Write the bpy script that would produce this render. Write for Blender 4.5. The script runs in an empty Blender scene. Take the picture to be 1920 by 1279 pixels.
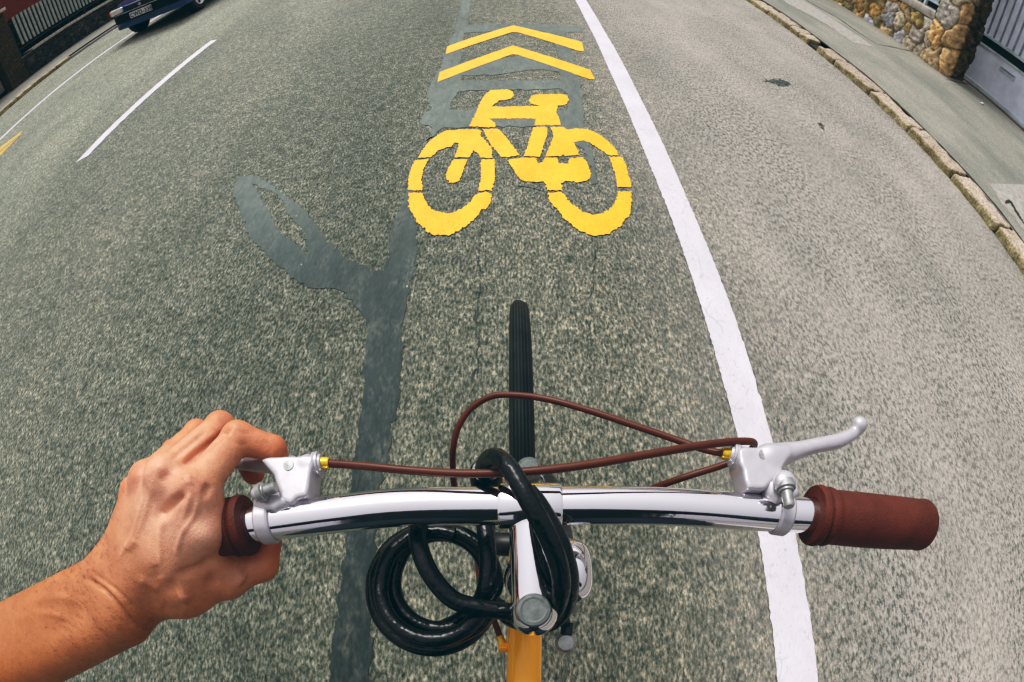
import bpy, bmesh, math, random
import numpy as np
from mathutils import Vector, Matrix, geometry, noise as mnoise
random.seed(7)
SC = bpy.context.scene
COL = SC.collection
R = math.radians
CAMH = 1.25
# ------------------------------------------------------------------ camera (action camera with a wide fisheye lens)
PITCH, ROLL, YAW = 0.93002, -0.0235, -0.0148
FOC, KRAD = 912.54875, 0.011          # lens calibration, for a 1920 x 1279 frame
def cam_axes():
    cp, sp = math.cos(PITCH), math.sin(PITCH)
    f = np.array([math.sin(YAW)*cp, math.cos(YAW)*cp, -sp])
    r = np.array([math.cos(YAW), -math.sin(YAW), 0.0]); u = np.cross(r, f)
    c, s = math.cos(ROLL), math.sin(ROLL)
    return np.array([c*r+s*u, -s*r+c*u, f])
AX = cam_axes()
def ray(px, py):
    x = (px-960)/FOC; y = -(py-640)/FOC; r = math.hypot(x, y); th = r
    for _ in range(12): th -= (th+KRAD*th**3-r)/(1+3*KRAD*th*th)
    s = math.sin(th)/max(r, 1e-9)
    return np.array([x*s, y*s, math.cos(th)]) @ AX
def at(px, py, z=0.0):
    """photo measurement -> world point at height z"""
    d = ray(px, py); t = (z-CAMH)/d[2]
    return Vector((d[0]*t, d[1]*t, z))
cd = bpy.data.cameras.new('camera'); cam = bpy.data.objects.new('camera', cd); COL.objects.link(cam)
M = Matrix.Identity(4)
for i in range(3):
    M[i][0] = AX[0][i]; M[i][1] = AX[1][i]; M[i][2] = -AX[2][i]
M[2][3] = CAMH
cam.matrix_world = M
cd.type = 'PANO'; cd.panorama_type = 'FISHEYE_LENS_POLYNOMIAL'
cd.sensor_width = 36; cd.sensor_height = 36*682/1024
cd.fisheye_fov = R(200)
cd.fisheye_polynomial_k0 = 0
for i, c in enumerate((0.05844008478789494, 1.7074311249755448e-06, -2.4191251889554377e-06, 1.2108455409910505e-08)):
    setattr(cd, 'fisheye_polynomial_k%d' % (i+1), -c)
cd.clip_start = 0.01; cd.clip_end = 2000
SC.camera = cam

# ------------------------------------------------------------------ materials
MATS = {}
def newmat(name):
    m = bpy.data.materials.new(name); m.use_nodes = True
    nt = m.node_tree; b = nt.nodes['Principled BSDF']
    MATS[name] = m
    return m, nt, b
def N(nt, t, **kw):
    n = nt.nodes.new(t)
    for k, v in kw.items():
        if k.startswith('i_'):
            n.inputs[k[2:].replace('_', ' ')].default_value = v
        else: setattr(n, k, v)
    return n
def L(nt, a, b): nt.links.new(a, b)
def c4(c): return (c[0], c[1], c[2], 1.0)
def ramp(nt, fac, stops, interp='LINEAR'):
    n = nt.nodes.new('ShaderNodeValToRGB'); n.color_ramp.interpolation = interp
    e = n.color_ramp.elements
    while len(e) < len(stops): e.new(0.5)
    for i, (p, c) in enumerate(stops):
        e[i].position = p; e[i].color = c4(c) if not isinstance(c, (int, float)) else (c, c, c, 1)
    L(nt, fac, n.inputs[0]); return n.outputs[0]
def mixc(nt, fac, a, b, mode='MIX'):
    n = nt.nodes.new('ShaderNodeMix'); n.data_type = 'RGBA'; n.blend_type = mode
    for s, v in ((n.inputs[0], fac), (n.inputs[6], a), (n.inputs[7], b)):
        if isinstance(v, (int, float)): s.default_value = v
        elif isinstance(v, tuple): s.default_value = c4(v)
        else: L(nt, v, s)
    return n.outputs[2]
def math_(nt, op, a, b=0.0, clamp=False):
    n = nt.nodes.new('ShaderNodeMath'); n.operation = op; n.use_clamp = clamp
    for s, v in ((n.inputs[0], a), (n.inputs[1], b)):
        if isinstance(v, (int, float)): s.default_value = v
        else: L(nt, v, s)
    return n.outputs[0]
def coords(nt, scale=(1, 1, 1), kind='Object'):
    tc = nt.nodes.new('ShaderNodeTexCoord'); mp = nt.nodes.new('ShaderNodeMapping')
    mp.inputs['Scale'].default_value = scale
    L(nt, tc.outputs[kind], mp.inputs[0]); return mp.outputs[0]
def noise(nt, vec, scale, detail=3, rough=0.55):
    n = nt.nodes.new('ShaderNodeTexNoise'); n.inputs['Scale'].default_value = scale
    n.inputs['Detail'].default_value = detail; n.inputs['Roughness'].default_value = rough
    L(nt, vec, n.inputs['Vector']); return n.outputs[0]
def bump(nt, b, h, strength=0.5, dist=0.01):
    n = nt.nodes.new('ShaderNodeBump'); n.inputs['Strength'].default_value = strength
    n.inputs['Distance'].default_value = dist; L(nt, h, n.inputs['Height']); L(nt, n.outputs[0], b.inputs['Normal'])
def simple(name, col, rough=0.5, metal=0.0, nscale=0, namt=0.15, bscale=0, bstr=0.2, bdist=0.001, coat=0.0, spec=0.5):
    m, nt, b = newmat(name)
    b.inputs['Base Color'].default_value = c4(col); b.inputs['Roughness'].default_value = rough
    b.inputs['Metallic'].default_value = metal; b.inputs['Coat Weight'].default_value = coat
    b.inputs['Specular IOR Level'].default_value = spec
    v = coords(nt)
    if nscale:
        f = noise(nt, v, nscale, 4)
        lo = tuple(max(0, c*(1-namt*2)) for c in col); hi = tuple(min(1, c*(1+namt*2)) for c in col)
        L(nt, ramp(nt, f, [(0.3, lo), (0.7, hi)]), b.inputs['Base Color'])
        L(nt, math_(nt, 'MULTIPLY_ADD', f, 0.25), b.inputs['Roughness'])
        b.inputs['Roughness'].links[0].from_node.inputs[2].default_value = rough-0.12
    if bscale: bump(nt, b, noise(nt, v, bscale, 3), bstr, bdist)
    return m

def asphalt(name, style):
    m, nt, b = newmat(name)
    v = coords(nt, (1.0, 0.40 if style == 'road' else .7, 1.0))
    vo = N(nt, 'ShaderNodeTexVoronoi'); vo.inputs['Scale'].default_value = 150 if style != 'walk' else 190
    vo.inputs['Randomness'].default_value = 1.0
    # warp a little so that the grains are not round cells
    nz = N(nt, 'ShaderNodeTexNoise'); nz.inputs['Scale'].default_value = 120; nz.inputs['Detail'].default_value = 3
    L(nt, v, nz.inputs['Vector'])
    add = N(nt, 'ShaderNodeVectorMath', operation='MULTIPLY_ADD'); L(nt, nz.outputs['Color'], add.inputs[0])
    add.inputs[1].default_value = (0.016, 0.016, 0.016); L(nt, v, add.inputs[2])
    L(nt, add.outputs[0], vo.inputs['Vector'])
    sep = N(nt, 'ShaderNodeSeparateColor'); L(nt, vo.outputs['Color'], sep.inputs[0])
    if style == 'road':
        stone = ramp(nt, sep.outputs[0], [(0.0, (0.16, 0.175, 0.15)), (0.3, (0.235, 0.24, 0.20)), (0.62, (0.33, 0.325, 0.27)), (0.9, (0.44, 0.42, 0.345)), (1.0, (0.62, 0.57, 0.48))])
        gap = (0.030, 0.052, 0.048)
    else:
        stone = ramp(nt, sep.outputs[0], [(0.0, (0.30, 0.315, 0.28)), (0.5, (0.45, 0.45, 0.395)), (1.0, (0.64, 0.62, 0.54))])
        gap = (0.19, 0.22, 0.20)
    big = noise(nt, coords(nt, (1, 0.45, 1)), 2.3, 5, 0.6)
    mid = noise(nt, coords(nt, (1, 0.6, 1)), 21, 4, 0.6)
    grit = noise(nt, coords(nt, (1, 0.42, 1)), 230, 4, 0.75)
    # how much of the joint between the grains is open: more in the worn wheel tracks
    tcx = N(nt, 'ShaderNodeTexCoord'); sx = N(nt, 'ShaderNodeSeparateXYZ'); L(nt, tcx.outputs['Object'], sx.inputs[0])
    open_ = math_(nt, 'MULTIPLY_ADD', mid, -0.42); open_.node.inputs[2].default_value = 0.82
    d = math_(nt, 'SUBTRACT', vo.outputs['Distance'], open_)
    g = math_(nt, 'MULTIPLY', d, 5.0, clamp=True)
    col = mixc(nt, g, stone, gap)
    if style == 'road':
        gv = noise(nt, coords(nt, (1, 0.42, 1)), 122, 5, 0.70)
        gr = ramp(nt, gv, [(0.39, (0.020, 0.050, 0.045)), (0.465, (0.115, 0.138, 0.122)), (0.52, (0.27, 0.272, 0.235)), (0.575, (0.45, 0.422, 0.368)), (0.66, (0.76, 0.69, 0.605))])
        col = mixc(nt, 0.74, col, gr)
    if style != 'road':
        gv = noise(nt, coords(nt, (1, 0.7, 1)), 75, 5, 0.7)
        col = mixc(nt, .5, col, ramp(nt, gv, [(.38, (.20, .235, .21)), (.52, (.46, .46, .405)), (.66, (.78, .75, .66))]))
        sw = noise(nt, coords(nt, (1, .35, 1)), 1.7, 5, .65)
        col = mixc(nt, 1.0, col, ramp(nt, sw, [(.34, (.92, .87, .84)), (.5, (1.18, 1.08, 1.05)), (.68, (1.38, 1.24, 1.20))]), 'MULTIPLY')
    dk = ramp(nt, mid, [(0.40, 0.0), (0.62, 1.0)])
    col = mixc(nt, mixc(nt, 1.0, dk, (0.62, 0.62, 0.62), 'MULTIPLY') if style == 'road' else 0.0, mixc(nt, 0.55, col, gap), col)
    col = mixc(nt, 0.55, col, ramp(nt, grit, [(0.3, 0.35), (0.72, 1.0)]), 'MULTIPLY')
    if style == 'road':
        mr = N(nt, 'ShaderNodeMapRange'); L(nt, sx.outputs[0], mr.inputs[0])
        mr.inputs[1].default_value = -10.0; mr.inputs[2].default_value = 4.0
        tone = ramp(nt, mr.outputs[0], [(0.0, (1.30, 1.36, 1.30)), (0.30, (1.2, 1.27, 1.2)), (0.40, (1.32, 1.38, 1.30)), (0.47, (1.0, 1.06, 1.0)), (0.56, (1.06, 1.10, 1.04)),
                                        (0.625, (0.86, 0.92, 0.87)), (0.665, (0.74, 0.80, 0.75)), (0.715, (0.98, 1.0, 0.93)), (0.745, (1.02, 1.02, 0.96)), (0.80, (1.22, 1.15, 1.14)), (0.97, (1.42, 1.33, 1.31)), (1.0, (1.42, 1.33, 1.31))])
        col = mixc(nt, 1.0, col, tone, 'MULTIPLY')
        def spots(sc, sx_, lim, soft, seed):
            vv_ = N(nt, 'ShaderNodeTexVoronoi'); vv_.inputs['Scale'].default_value = sc
            cv = coords(nt, (1, sx_, 1)); cv.node.inputs['Location'].default_value = (seed, seed*.7, 0)
            wn = N(nt, 'ShaderNodeTexNoise'); wn.inputs['Scale'].default_value = 40; L(nt, cv, wn.inputs['Vector'])
            wm = N(nt, 'ShaderNodeVectorMath', operation='MULTIPLY_ADD'); L(nt, wn.outputs['Color'], wm.inputs[0]); wm.inputs[1].default_value = (.03, .03, .03); L(nt, cv, wm.inputs[2]); L(nt, wm.outputs[0], vv_.inputs['Vector'])
            sp_ = N(nt, 'ShaderNodeSeparateColor'); L(nt, vv_.outputs['Color'], sp_.inputs[0])
            on = ramp(nt, sp_.outputs[1], [(.55, 0.0), (.62, 1.0)])
            return math_(nt, 'MULTIPLY', on, ramp(nt, vv_.outputs['Distance'], [(lim, .8), (lim+soft, 0.0)]))
        col = mixc(nt, spots(4.2, .5, .035, .05, 3.1), col, (0.04, 0.06, 0.052))
        col = mixc(nt, spots(9, .45, .05, .05, 1.7), col, (0.05, 0.07, 0.06))
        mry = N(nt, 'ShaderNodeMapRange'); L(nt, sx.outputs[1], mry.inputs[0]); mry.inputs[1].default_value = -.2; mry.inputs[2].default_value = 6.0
        col = mixc(nt, 1.0, col, ramp(nt, mry.outputs[0], [(0, (.90, .90, .88)), (.4, (1.04, 1.03, 1.04)), (1, (1.24, 1.20, 1.22))]), 'MULTIPLY')  # near end darker: shade under the bike painted into the asphalt colour
        # damp dark specks and oily stains
        st = noise(nt, coords(nt, (1, 0.5, 1)), 5.5, 5, 0.65)
        col = mixc(nt, ramp(nt, st, [(0.60, 0.0), (0.74, 0.45)]), col, (0.05, 0.07, 0.06))
    if style == 'road':
        cl = noise(nt, coords(nt, (1, .55, 1)), 34, 3, .55)
        col = mixc(nt, 1.0, col, ramp(nt, cl, [(.34, (.78, .81, .80)), (.66, (1.2, 1.18, 1.15))]), 'MULTIPLY')
        col = mixc(nt, 1.0, col, (1.28, 1.225, 1.24), 'MULTIPLY')
        mr2 = N(nt, 'ShaderNodeMapRange'); L(nt, sx.outputs[0], mr2.inputs[0]); mr2.inputs[1].default_value = .35; mr2.inputs[2].default_value = 1.1
        pv = noise(nt, coords(nt, (1, .5, 1)), 74, 5, .74); pz = noise(nt, coords(nt, (1, .4, 1)), 1.6, 4, .6)
        pit = math_(nt, 'MULTIPLY', ramp(nt, pv, [(.42, 1.0), (.53, 0.0)]), ramp(nt, pz, [(.38, .55), (.60, 1.0)]))
        pale = mixc(nt, pit, mixc(nt, ramp(nt, grit, [(.35, 0.0), (.65, 1.0)]), (.34, .318, .292), (.53, .49, .455)), (.070, .092, .084))
        col = mixc(nt, math_(nt, 'MULTIPLY', mr2.outputs[0], .66), col, pale)
        col.node.clamp_result = True
    br = ramp(nt, big, [(0.30, (0.84, 0.87, 0.86)), (0.70, (1.16, 1.13, 1.10))])
    col = mixc(nt, 1.0, col, br, 'MULTIPLY')
    L(nt, col, b.inputs['Base Color'])
    b.inputs['Roughness'].default_value = 0.9; b.inputs['Specular IOR Level'].default_value = 0.25
    h = math_(nt, 'SUBTRACT', math_(nt, 'MULTIPLY', grit, 0.4), g)
    bump(nt, b, h, 0.3, 0.004)
    return m
M_ROAD = asphalt('asphalt_road', 'road'); M_WALK = asphalt('asphalt_walk', 'walk')

def tar_mat():
    m, nt, b = newmat('tar_seal'); v = coords(nt, (1, 0.35, 1))
    n1 = noise(nt, v, 30, 5, 0.65); n2 = noise(nt, coords(nt, (1, .5, 1)), 2.0, 3)
    c = ramp(nt, n1, [(0.30, (0.100, 0.135, 0.130)), (0.7, (0.155, 0.188, 0.178))])
    c = mixc(nt, 1.0, c, ramp(nt, n2, [(0.3, 0.72), (0.7, 1.15)]), 'MULTIPLY')
    tc = N(nt, 'ShaderNodeTexCoord'); sx = N(nt, 'ShaderNodeSeparateXYZ'); L(nt, tc.outputs['Object'], sx.inputs[0])
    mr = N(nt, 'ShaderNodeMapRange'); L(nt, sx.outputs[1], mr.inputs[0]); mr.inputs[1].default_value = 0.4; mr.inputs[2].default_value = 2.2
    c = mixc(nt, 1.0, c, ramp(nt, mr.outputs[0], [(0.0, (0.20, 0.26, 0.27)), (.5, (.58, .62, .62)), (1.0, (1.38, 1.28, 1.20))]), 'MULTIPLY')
    gv = noise(nt, coords(nt, (1, 0.36, 1)), 105, 5, 0.68); gw = noise(nt, coords(nt, (1, .6, 1)), 11, 4, .6)
    c = mixc(nt, ramp(nt, gw, [(.48, .08), (.72, .42)]), c, ramp(nt, gv, [(0.36, (0.05, 0.075, 0.07)), (0.55, (0.22, 0.225, 0.19)), (0.7, (0.42, 0.39, 0.32))]))
    vs2 = N(nt, 'ShaderNodeTexVoronoi'); vs2.inputs['Scale'].default_value = 11; L(nt, coords(nt, (1, .6, 1)), vs2.inputs['Vector'])
    c = mixc(nt, ramp(nt, vs2.outputs['Distance'], [(.025, .8), (.04, 0.0)]), c, (.5, .5, .46))
    L(nt, c, b.inputs['Base Color'])
    b.inputs['Roughness'].default_value = 0.8; b.inputs['Specular IOR Level'].default_value = 0.22
    bump(nt, b, n1, 0.3, 0.003); return m
M_TAR = tar_mat()

def paint(name, col, dirt, wear=0.0, agg=1.0):
    m, nt, b = newmat(name); v = coords(nt, (1, .6, 1))
    n1 = noise(nt, v, 60, 4, .6); n2 = noise(nt, v, 7, 4, .6)
    c = mixc(nt, ramp(nt, n2, [(0.35, 0.0), (0.68, 0.85)]), col, dirt)
    vo = N(nt, 'ShaderNodeTexVoronoi', feature='DISTANCE_TO_EDGE'); vo.inputs['Scale'].default_value = 9
    wv = N(nt, 'ShaderNodeVectorMath', operation='MULTIPLY_ADD'); nn = N(nt, 'ShaderNodeTexNoise'); nn.inputs['Scale'].default_value = 14
    L(nt, v, nn.inputs['Vector']); L(nt, nn.outputs['Color'], wv.inputs[0]); wv.inputs[1].default_value = (.09, .09, .09); L(nt, v, wv.inputs[2]); L(nt, wv.outputs[0], vo.inputs['Vector'])
    cr = ramp(nt, vo.outputs['Distance'], [(0.0, 1.0), (0.03, 0.0)])
    cr2 = math_(nt, 'MULTIPLY', cr, ramp(nt, noise(nt, v, 5.3, 3), [(0.50, 0.0), (0.62, 0.22+wear)]))
    c = mixc(nt, cr2, c, (0.12, 0.13, 0.11))
    sp = ramp(nt, noise(nt, v, 95, 2, .7), [(0.28, 0.55), (0.36, 0.0)])
    c = mixc(nt, sp, c, tuple(x*0.55 for x in dirt))
    gv = noise(nt, coords(nt, (1, 0.42, 1)), 120, 4, 0.68); pw = noise(nt, v, 3.1, 3)
    c = mixc(nt, math_(nt, 'MULTIPLY', ramp(nt, gv, [(0.30, 1.0), (0.40, 0.0)]), ramp(nt, pw, [(.35, .25*agg), (.65, .9*agg)])), c, (.17, .17, .13))
    c = mixc(nt, 1.0, c, ramp(nt, gv, [(.3, 1-.14*agg), (.65, 1.02)]), 'MULTIPLY')
    n1 = math_(nt, 'ADD', n1, gv)
    L(nt, c, b.inputs['Base Color']); b.inputs['Roughness'].default_value = 0.65
    bump(nt, b, n1, 0.35, 0.003); return m
M_WHITE = paint('white_road_paint', (0.68, 0.65, 0.705), (0.58, 0.56, 0.59), 0.05, .35)
M_YEL = paint('yellow_road_paint', (0.88, 0.53, 0.026), (0.84, 0.40, 0.008), 0, .55)
M_YELW = paint('worn_yellow_paint', (0.70, 0.46, 0.10), (0.45, 0.33, 0.15), .3)

def stone_mat(name):
    m, nt, b = newmat(name); v = coords(nt)
    at_ = N(nt, 'ShaderNodeAttribute', attribute_name='Col')
    n1 = noise(nt, v, 14, 5, .65); n2 = noise(nt, v, 70, 4, .6)
    vs_ = noise(nt, coords(nt, (1, 1, 3.2)), 9, 5, .7)
    c = mixc(nt, 0.9, at_.outputs['Color'], ramp(nt, n1, [(0.3, 0.45), (0.68, 1.2)]), 'MULTIPLY')
    c = mixc(nt, ramp(nt, vs_, [(.56, 0.0), (.7, .7)]), c, mixc(nt, .5, c, (.55, .52, .48)))
    c = mixc(nt, 0.6, c, ramp(nt, n2, [(0.3, 0.6), (0.7, 1.1)]), 'MULTIPLY')
    L(nt, c, b.inputs['Base Color']); b.inputs['Roughness'].default_value = 0.85
    bump(nt, b, n2, 0.6, 0.012); return m
M_STONE = stone_mat('rubble_stone')
def kerb_mat():
    m, nt, b = newmat('kerb_stone'); v = coords(nt)
    g = N(nt, 'ShaderNodeNewGeometry'); s = N(nt, 'ShaderNodeSeparateXYZ'); L(nt, g.outputs['Normal'], s.inputs[0])
    oi = N(nt, 'ShaderNodeObjectInfo')
    n1 = noise(nt, v, 18, 5, .7); n2 = noise(nt, v, 75, 4, .6)
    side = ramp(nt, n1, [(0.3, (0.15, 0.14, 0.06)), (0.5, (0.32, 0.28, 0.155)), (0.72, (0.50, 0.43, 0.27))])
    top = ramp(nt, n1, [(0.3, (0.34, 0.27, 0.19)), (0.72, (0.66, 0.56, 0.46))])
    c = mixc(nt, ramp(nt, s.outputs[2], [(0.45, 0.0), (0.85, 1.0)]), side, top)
    c = mixc(nt, .85, c, ramp(nt, n2, [(0.36, 0.35), (0.60, 1.12)]), 'MULTIPLY')
    c = mixc(nt, 1.0, c, ramp(nt, oi.outputs['Random'], [(0, 0.82), (1, 1.15)]), 'MULTIPLY')
    L(nt, c, b.inputs['Base Color']); b.inputs['Roughness'].default_value = 0.9
    bump(nt, b, n2, 0.7, 0.006); return m
M_KERB = kerb_mat()
M_JOINT = simple('joint_dirt', (0.035, 0.04, 0.03), 0.95, nscale=30)
M_CONC = simple('pale_concrete', (0.42, 0.40, 0.35), 0.85, nscale=12, bscale=80, bdist=.004)
M_CONCG = simple('grey_concrete', (0.22, 0.225, 0.205), 0.9, nscale=9, bscale=90, bdist=.004)
M_SLAB = simple('worn_slab', (0.34, 0.325, 0.29), 0.92, nscale=22, namt=.12, bscale=120, bdist=.003)
M_GATE = simple('gate_paint', (0.62, 0.66, 0.75), 0.5, nscale=6, namt=.06, bscale=20, bstr=.1)
M_GATE2 = simple('gate_frame_paint', (0.44, 0.53, 0.54), 0.45, nscale=9, namt=.08)
M_SLATB = simple('gate_slat_paint', (0.30, 0.345, 0.40), 0.45, nscale=9, namt=.1)
M_SLOT = simple('slot_edge', (0.25, 0.25, 0.30), 0.4, nscale=30)
M_DARK = simple('dark_gap', (0.012, 0.018, 0.018), 0.9, nscale=5)
M_SLAT = simple('fence_slat_paint', (0.30, 0.34, 0.31), 0.6, nscale=10, namt=.12)
M_IRON = simple('dark_iron', (0.02, 0.026, 0.028), 0.6, nscale=10)
M_REDW = simple('red_house_wall', (0.22, 0.060, 0.040), 0.8, nscale=3, namt=.08, bscale=60, bdist=.004)
M_ROOF = simple('brown_roof', (0.12, 0.05, 0.035), 0.8, nscale=6)
M_WHITEW = simple('white_frame', (0.6, 0.6, 0.58), 0.6, nscale=12, namt=.05)
M_GLASS = simple('window_glass', (0.03, 0.04, 0.045), 0.08, nscale=2)
M_SOIL = simple('garden_soil', (0.05, 0.055, 0.035), 0.95, nscale=7, bscale=40, bdist=.01)
def leaf_mat():
    m, nt, b = newmat('hedge_leaf'); oi = N(nt, 'ShaderNodeNewGeometry')
    L(nt, ramp(nt, oi.outputs['Random Per Island'], [(0, (0.012, 0.03, 0.016)), (.6, (0.03, 0.06, 0.025)), (1, (0.06, 0.10, 0.035))]), b.inputs['Base Color'])
    b.inputs['Roughness'].default_value = .6; return m
M_LEAF = leaf_mat()
def brick_mat():
    m, nt, b = newmat('mossy_brick'); v = coords(nt)
    sp = N(nt, 'ShaderNodeSeparateXYZ'); L(nt, v, sp.inputs[0]); cb = N(nt, 'ShaderNodeCombineXYZ')
    L(nt, math_(nt, 'ADD', sp.outputs[0], sp.outputs[1]), cb.inputs[0]); L(nt, sp.outputs[2], cb.inputs[1])
    br = N(nt, 'ShaderNodeTexBrick'); L(nt, cb.outputs[0], br.inputs['Vector'])
    br.inputs['Scale'].default_value = 1; br.inputs['Brick Width'].default_value = .22; br.inputs['Row Height'].default_value = .07; br.inputs['Mortar Size'].default_value = .008
    br.inputs['Color1'].default_value = (0.10, 0.07, 0.03, 1); br.inputs['Color2'].default_value = (0.05, 0.055, 0.025, 1); br.inputs['Mortar'].default_value = (0.03, 0.035, 0.025, 1)
    n1 = noise(nt, v, 16, 5, .7)
    c = mixc(nt, .8, br.outputs[0], ramp(nt, n1, [(.3, .35), (.7, 1.5)]), 'MULTIPLY')
    L(nt, c, b.inputs['Base Color']); b.inputs['Roughness'].default_value = .9
    bump(nt, b, math_(nt, 'SUBTRACT', n1, br.outputs[1]), .6, .012); return m
M_BRICK = brick_mat()

def chrome_mat(name, col, rough, scratch=.1):
    m, nt, b = newmat(name); v = coords(nt, kind='Object')
    b.inputs['Metallic'].default_value = 1.0; b.inputs['Base Color'].default_value = c4(col)
    n1 = noise(nt, v, 55, 5, .7)
    L(nt, ramp(nt, n1, [(0.45, rough), (0.8, rough+scratch)]), b.inputs['Roughness'])
    bump(nt, b, noise(nt, v, 160, 3), .05, .0006)
    return m
M_CHROME = chrome_mat('chrome', (0.80, 0.785, 0.82), 0.045, .14)
M_ALU = simple('cast_aluminium', (0.53, 0.515, 0.545), 0.36, metal=.35, nscale=120, namt=.03, bscale=420, bstr=.10, bdist=.0003)
M_ALUD = simple('dull_aluminium', (0.34, 0.35, 0.34), 0.45, metal=.6, nscale=220, namt=.1, bscale=500, bstr=.2, bdist=.0003)
M_BOLT = simple('weathered_steel', (0.13, 0.15, 0.14), 0.6, metal=.15, nscale=260, namt=.14, bscale=500, bstr=.3, bdist=.0004)
M_CABLE = simple('brown_cable_housing', (0.105, 0.030, 0.015), 0.40, nscale=60, namt=.08, spec=.35)
def grip_mat():
    m, nt, b = newmat('brown_rubber'); v = coords(nt)
    n1 = noise(nt, v, 45, 4)
    L(nt, ramp(nt, n1, [(.3, (0.088, 0.024, 0.014)), (.7, (0.140, 0.038, 0.023))]), b.inputs['Base Color'])
    b.inputs['Roughness'].default_value = .62; b.inputs['Specular IOR Level'].default_value = .3
    vo = N(nt, 'ShaderNodeTexVoronoi'); vo.inputs['Scale'].default_value = 900; L(nt, v, vo.inputs['Vector'])
    bump(nt, b, vo.outputs['Distance'], .5, .0006); return m
M_GRIP = grip_mat()
M_FERR = simple('brass_ferrule', (0.72, 0.47, 0.05), 0.3, metal=.5, nscale=200)
M_ORANGE = simple('orange_frame_paint', (1.0, 0.43, 0.002), 0.3, nscale=8, namt=.04, coat=.5)
def lockmat():
    m, nt, b = newmat('black_lock_sheath'); v = coords(nt)
    L(nt, ramp(nt, noise(nt, v, 60, 4), [(.3, (0.002, 0.005, 0.006)), (.7, (0.006, 0.011, 0.013))]), b.inputs['Base Color'])
    L(nt, ramp(nt, noise(nt, v, 110, 3), [(.35, .16), (.7, .36)]), b.inputs['Roughness'])
    b.inputs['Specular IOR Level'].default_value = .42
    bump(nt, b, noise(nt, v, 95, 2), .45, .003); return m
M_LOCK = lockmat()
M_BLACK = simple('black_plastic', (0.012, 0.014, 0.015), 0.42, nscale=60)
def tyre_mat():
    m, nt, b = newmat('tyre_rubber'); v = coords(nt)
    L(nt, ramp(nt, noise(nt, v, 30, 4), [(.3, (0.010, 0.017, 0.017)), (.7, (0.022, 0.032, 0.030))]), b.inputs['Base Color'])
    sx = N(nt, 'ShaderNodeSeparateXYZ'); L(nt, v, sx.inputs[0])
    w1 = math_(nt, 'SINE', math_(nt, 'MULTIPLY', math_(nt, 'SUBTRACT', sx.outputs[0], .006), 1350.0))
    prev = b.inputs['Base Color'].links[0].from_socket
    dust = ramp(nt, math_(nt, 'ABSOLUTE', math_(nt, 'MULTIPLY', math_(nt, 'SUBTRACT', sx.outputs[0], .006), 60.0)), [(.55, 0.0), (.95, .5)])
    c = mixc(nt, 1.0, prev, ramp(nt, w1, [(0.0, .45), (.35, 1.25)]), 'MULTIPLY'); c = mixc(nt, dust, c, (.05, .052, .045))
    L(nt, c, b.inputs['Base Color'])
    b.inputs['Roughness'].default_value = .7; bump(nt, b, noise(nt, v, 300, 3), .25, .001); return m
M_TYRE = tyre_mat()
M_TYRE.node_tree.nodes['Principled BSDF'].inputs['Specular IOR Level'].default_value = .2
def skin_mat():
    m, nt, b = newmat('skin'); v = coords(nt)
    at_ = N(nt, 'ShaderNodeAttribute', attribute_name='Col')
    n1 = noise(nt, v, 38, 5, .6); n2 = noise(nt, v, 210, 4, .6)
    c = mixc(nt, .55, at_.outputs['Color'], ramp(nt, n1, [(.3, (0.72, 0.58, 0.52)), (.7, (1.14, 1.10, 1.06))]), 'MULTIPLY')
    c = mixc(nt, .35, c, ramp(nt, n2, [(.3, (0.78, 0.70, 0.66)), (.7, (1.1, 1.08, 1.06))]), 'MULTIPLY')
    L(nt, c, b.inputs['Base Color']); b.inputs['Roughness'].default_value = .46
    b.inputs['Specular IOR Level'].default_value = .42
    b.inputs['Subsurface Weight'].default_value = .12; b.inputs['Subsurface Radius'].default_value = (.008, .003, .0015); b.inputs['Subsurface Scale'].default_value = .6
    vo = N(nt, 'ShaderNodeTexVoronoi', feature='DISTANCE_TO_EDGE'); vo.inputs['Scale'].default_value = 520; L(nt, v, vo.inputs['Vector'])
    h = math_(nt, 'ADD', math_(nt, 'MULTIPLY', vo.outputs['Distance'], .35), noise(nt, v, 130, 4, .65))
    bump(nt, b, h, .42, .0016); return m
M_SKIN = skin_mat()
M_HAIR = simple('arm_hair', (0.09, 0.045, 0.02), 0.5)
M_SHIRT = simple('dark_shirt', (0.012, 0.022, 0.03), 0.9, nscale=20, bscale=200, bdist=.001)
M_CARB = simple('car_paint_blue', (0.002, 0.050, 0.15), 0.14, nscale=2, namt=.1, coat=.6)
M_CARD = simple('car_trim_dark', (0.004, 0.014, 0.020), 0.5, nscale=6, spec=.2)
M_LAMP = simple('lamp_lens', (0.62, 0.60, 0.55), 0.1, nscale=40, namt=.15, coat=.6)
M_AMBER = simple('amber_lens', (0.62, 0.22, 0.10), 0.15, coat=.6, nscale=30)
M_PLATE = simple('plate_white', (0.55, 0.55, 0.55), 0.4, nscale=30, namt=.05)
M_HUB = simple('hubcap_silver', (0.5, 0.5, 0.52), 0.3, metal=.7, nscale=20)

def crack_mat():
    m, nt, b = newmat('crack_asphalt')
    gv = noise(nt, coords(nt, (1, 0.36, 1)), 105, 5, 0.68)
    L(nt, ramp(nt, gv, [(0.42, (0.018, 0.04, 0.036)), (0.56, (0.085, 0.10, 0.085)), (0.66, (0.30, 0.29, 0.24))]), b.inputs['Base Color']); b.inputs['Roughness'].default_value = .95; return m
M_CRACK = crack_mat()
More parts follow.
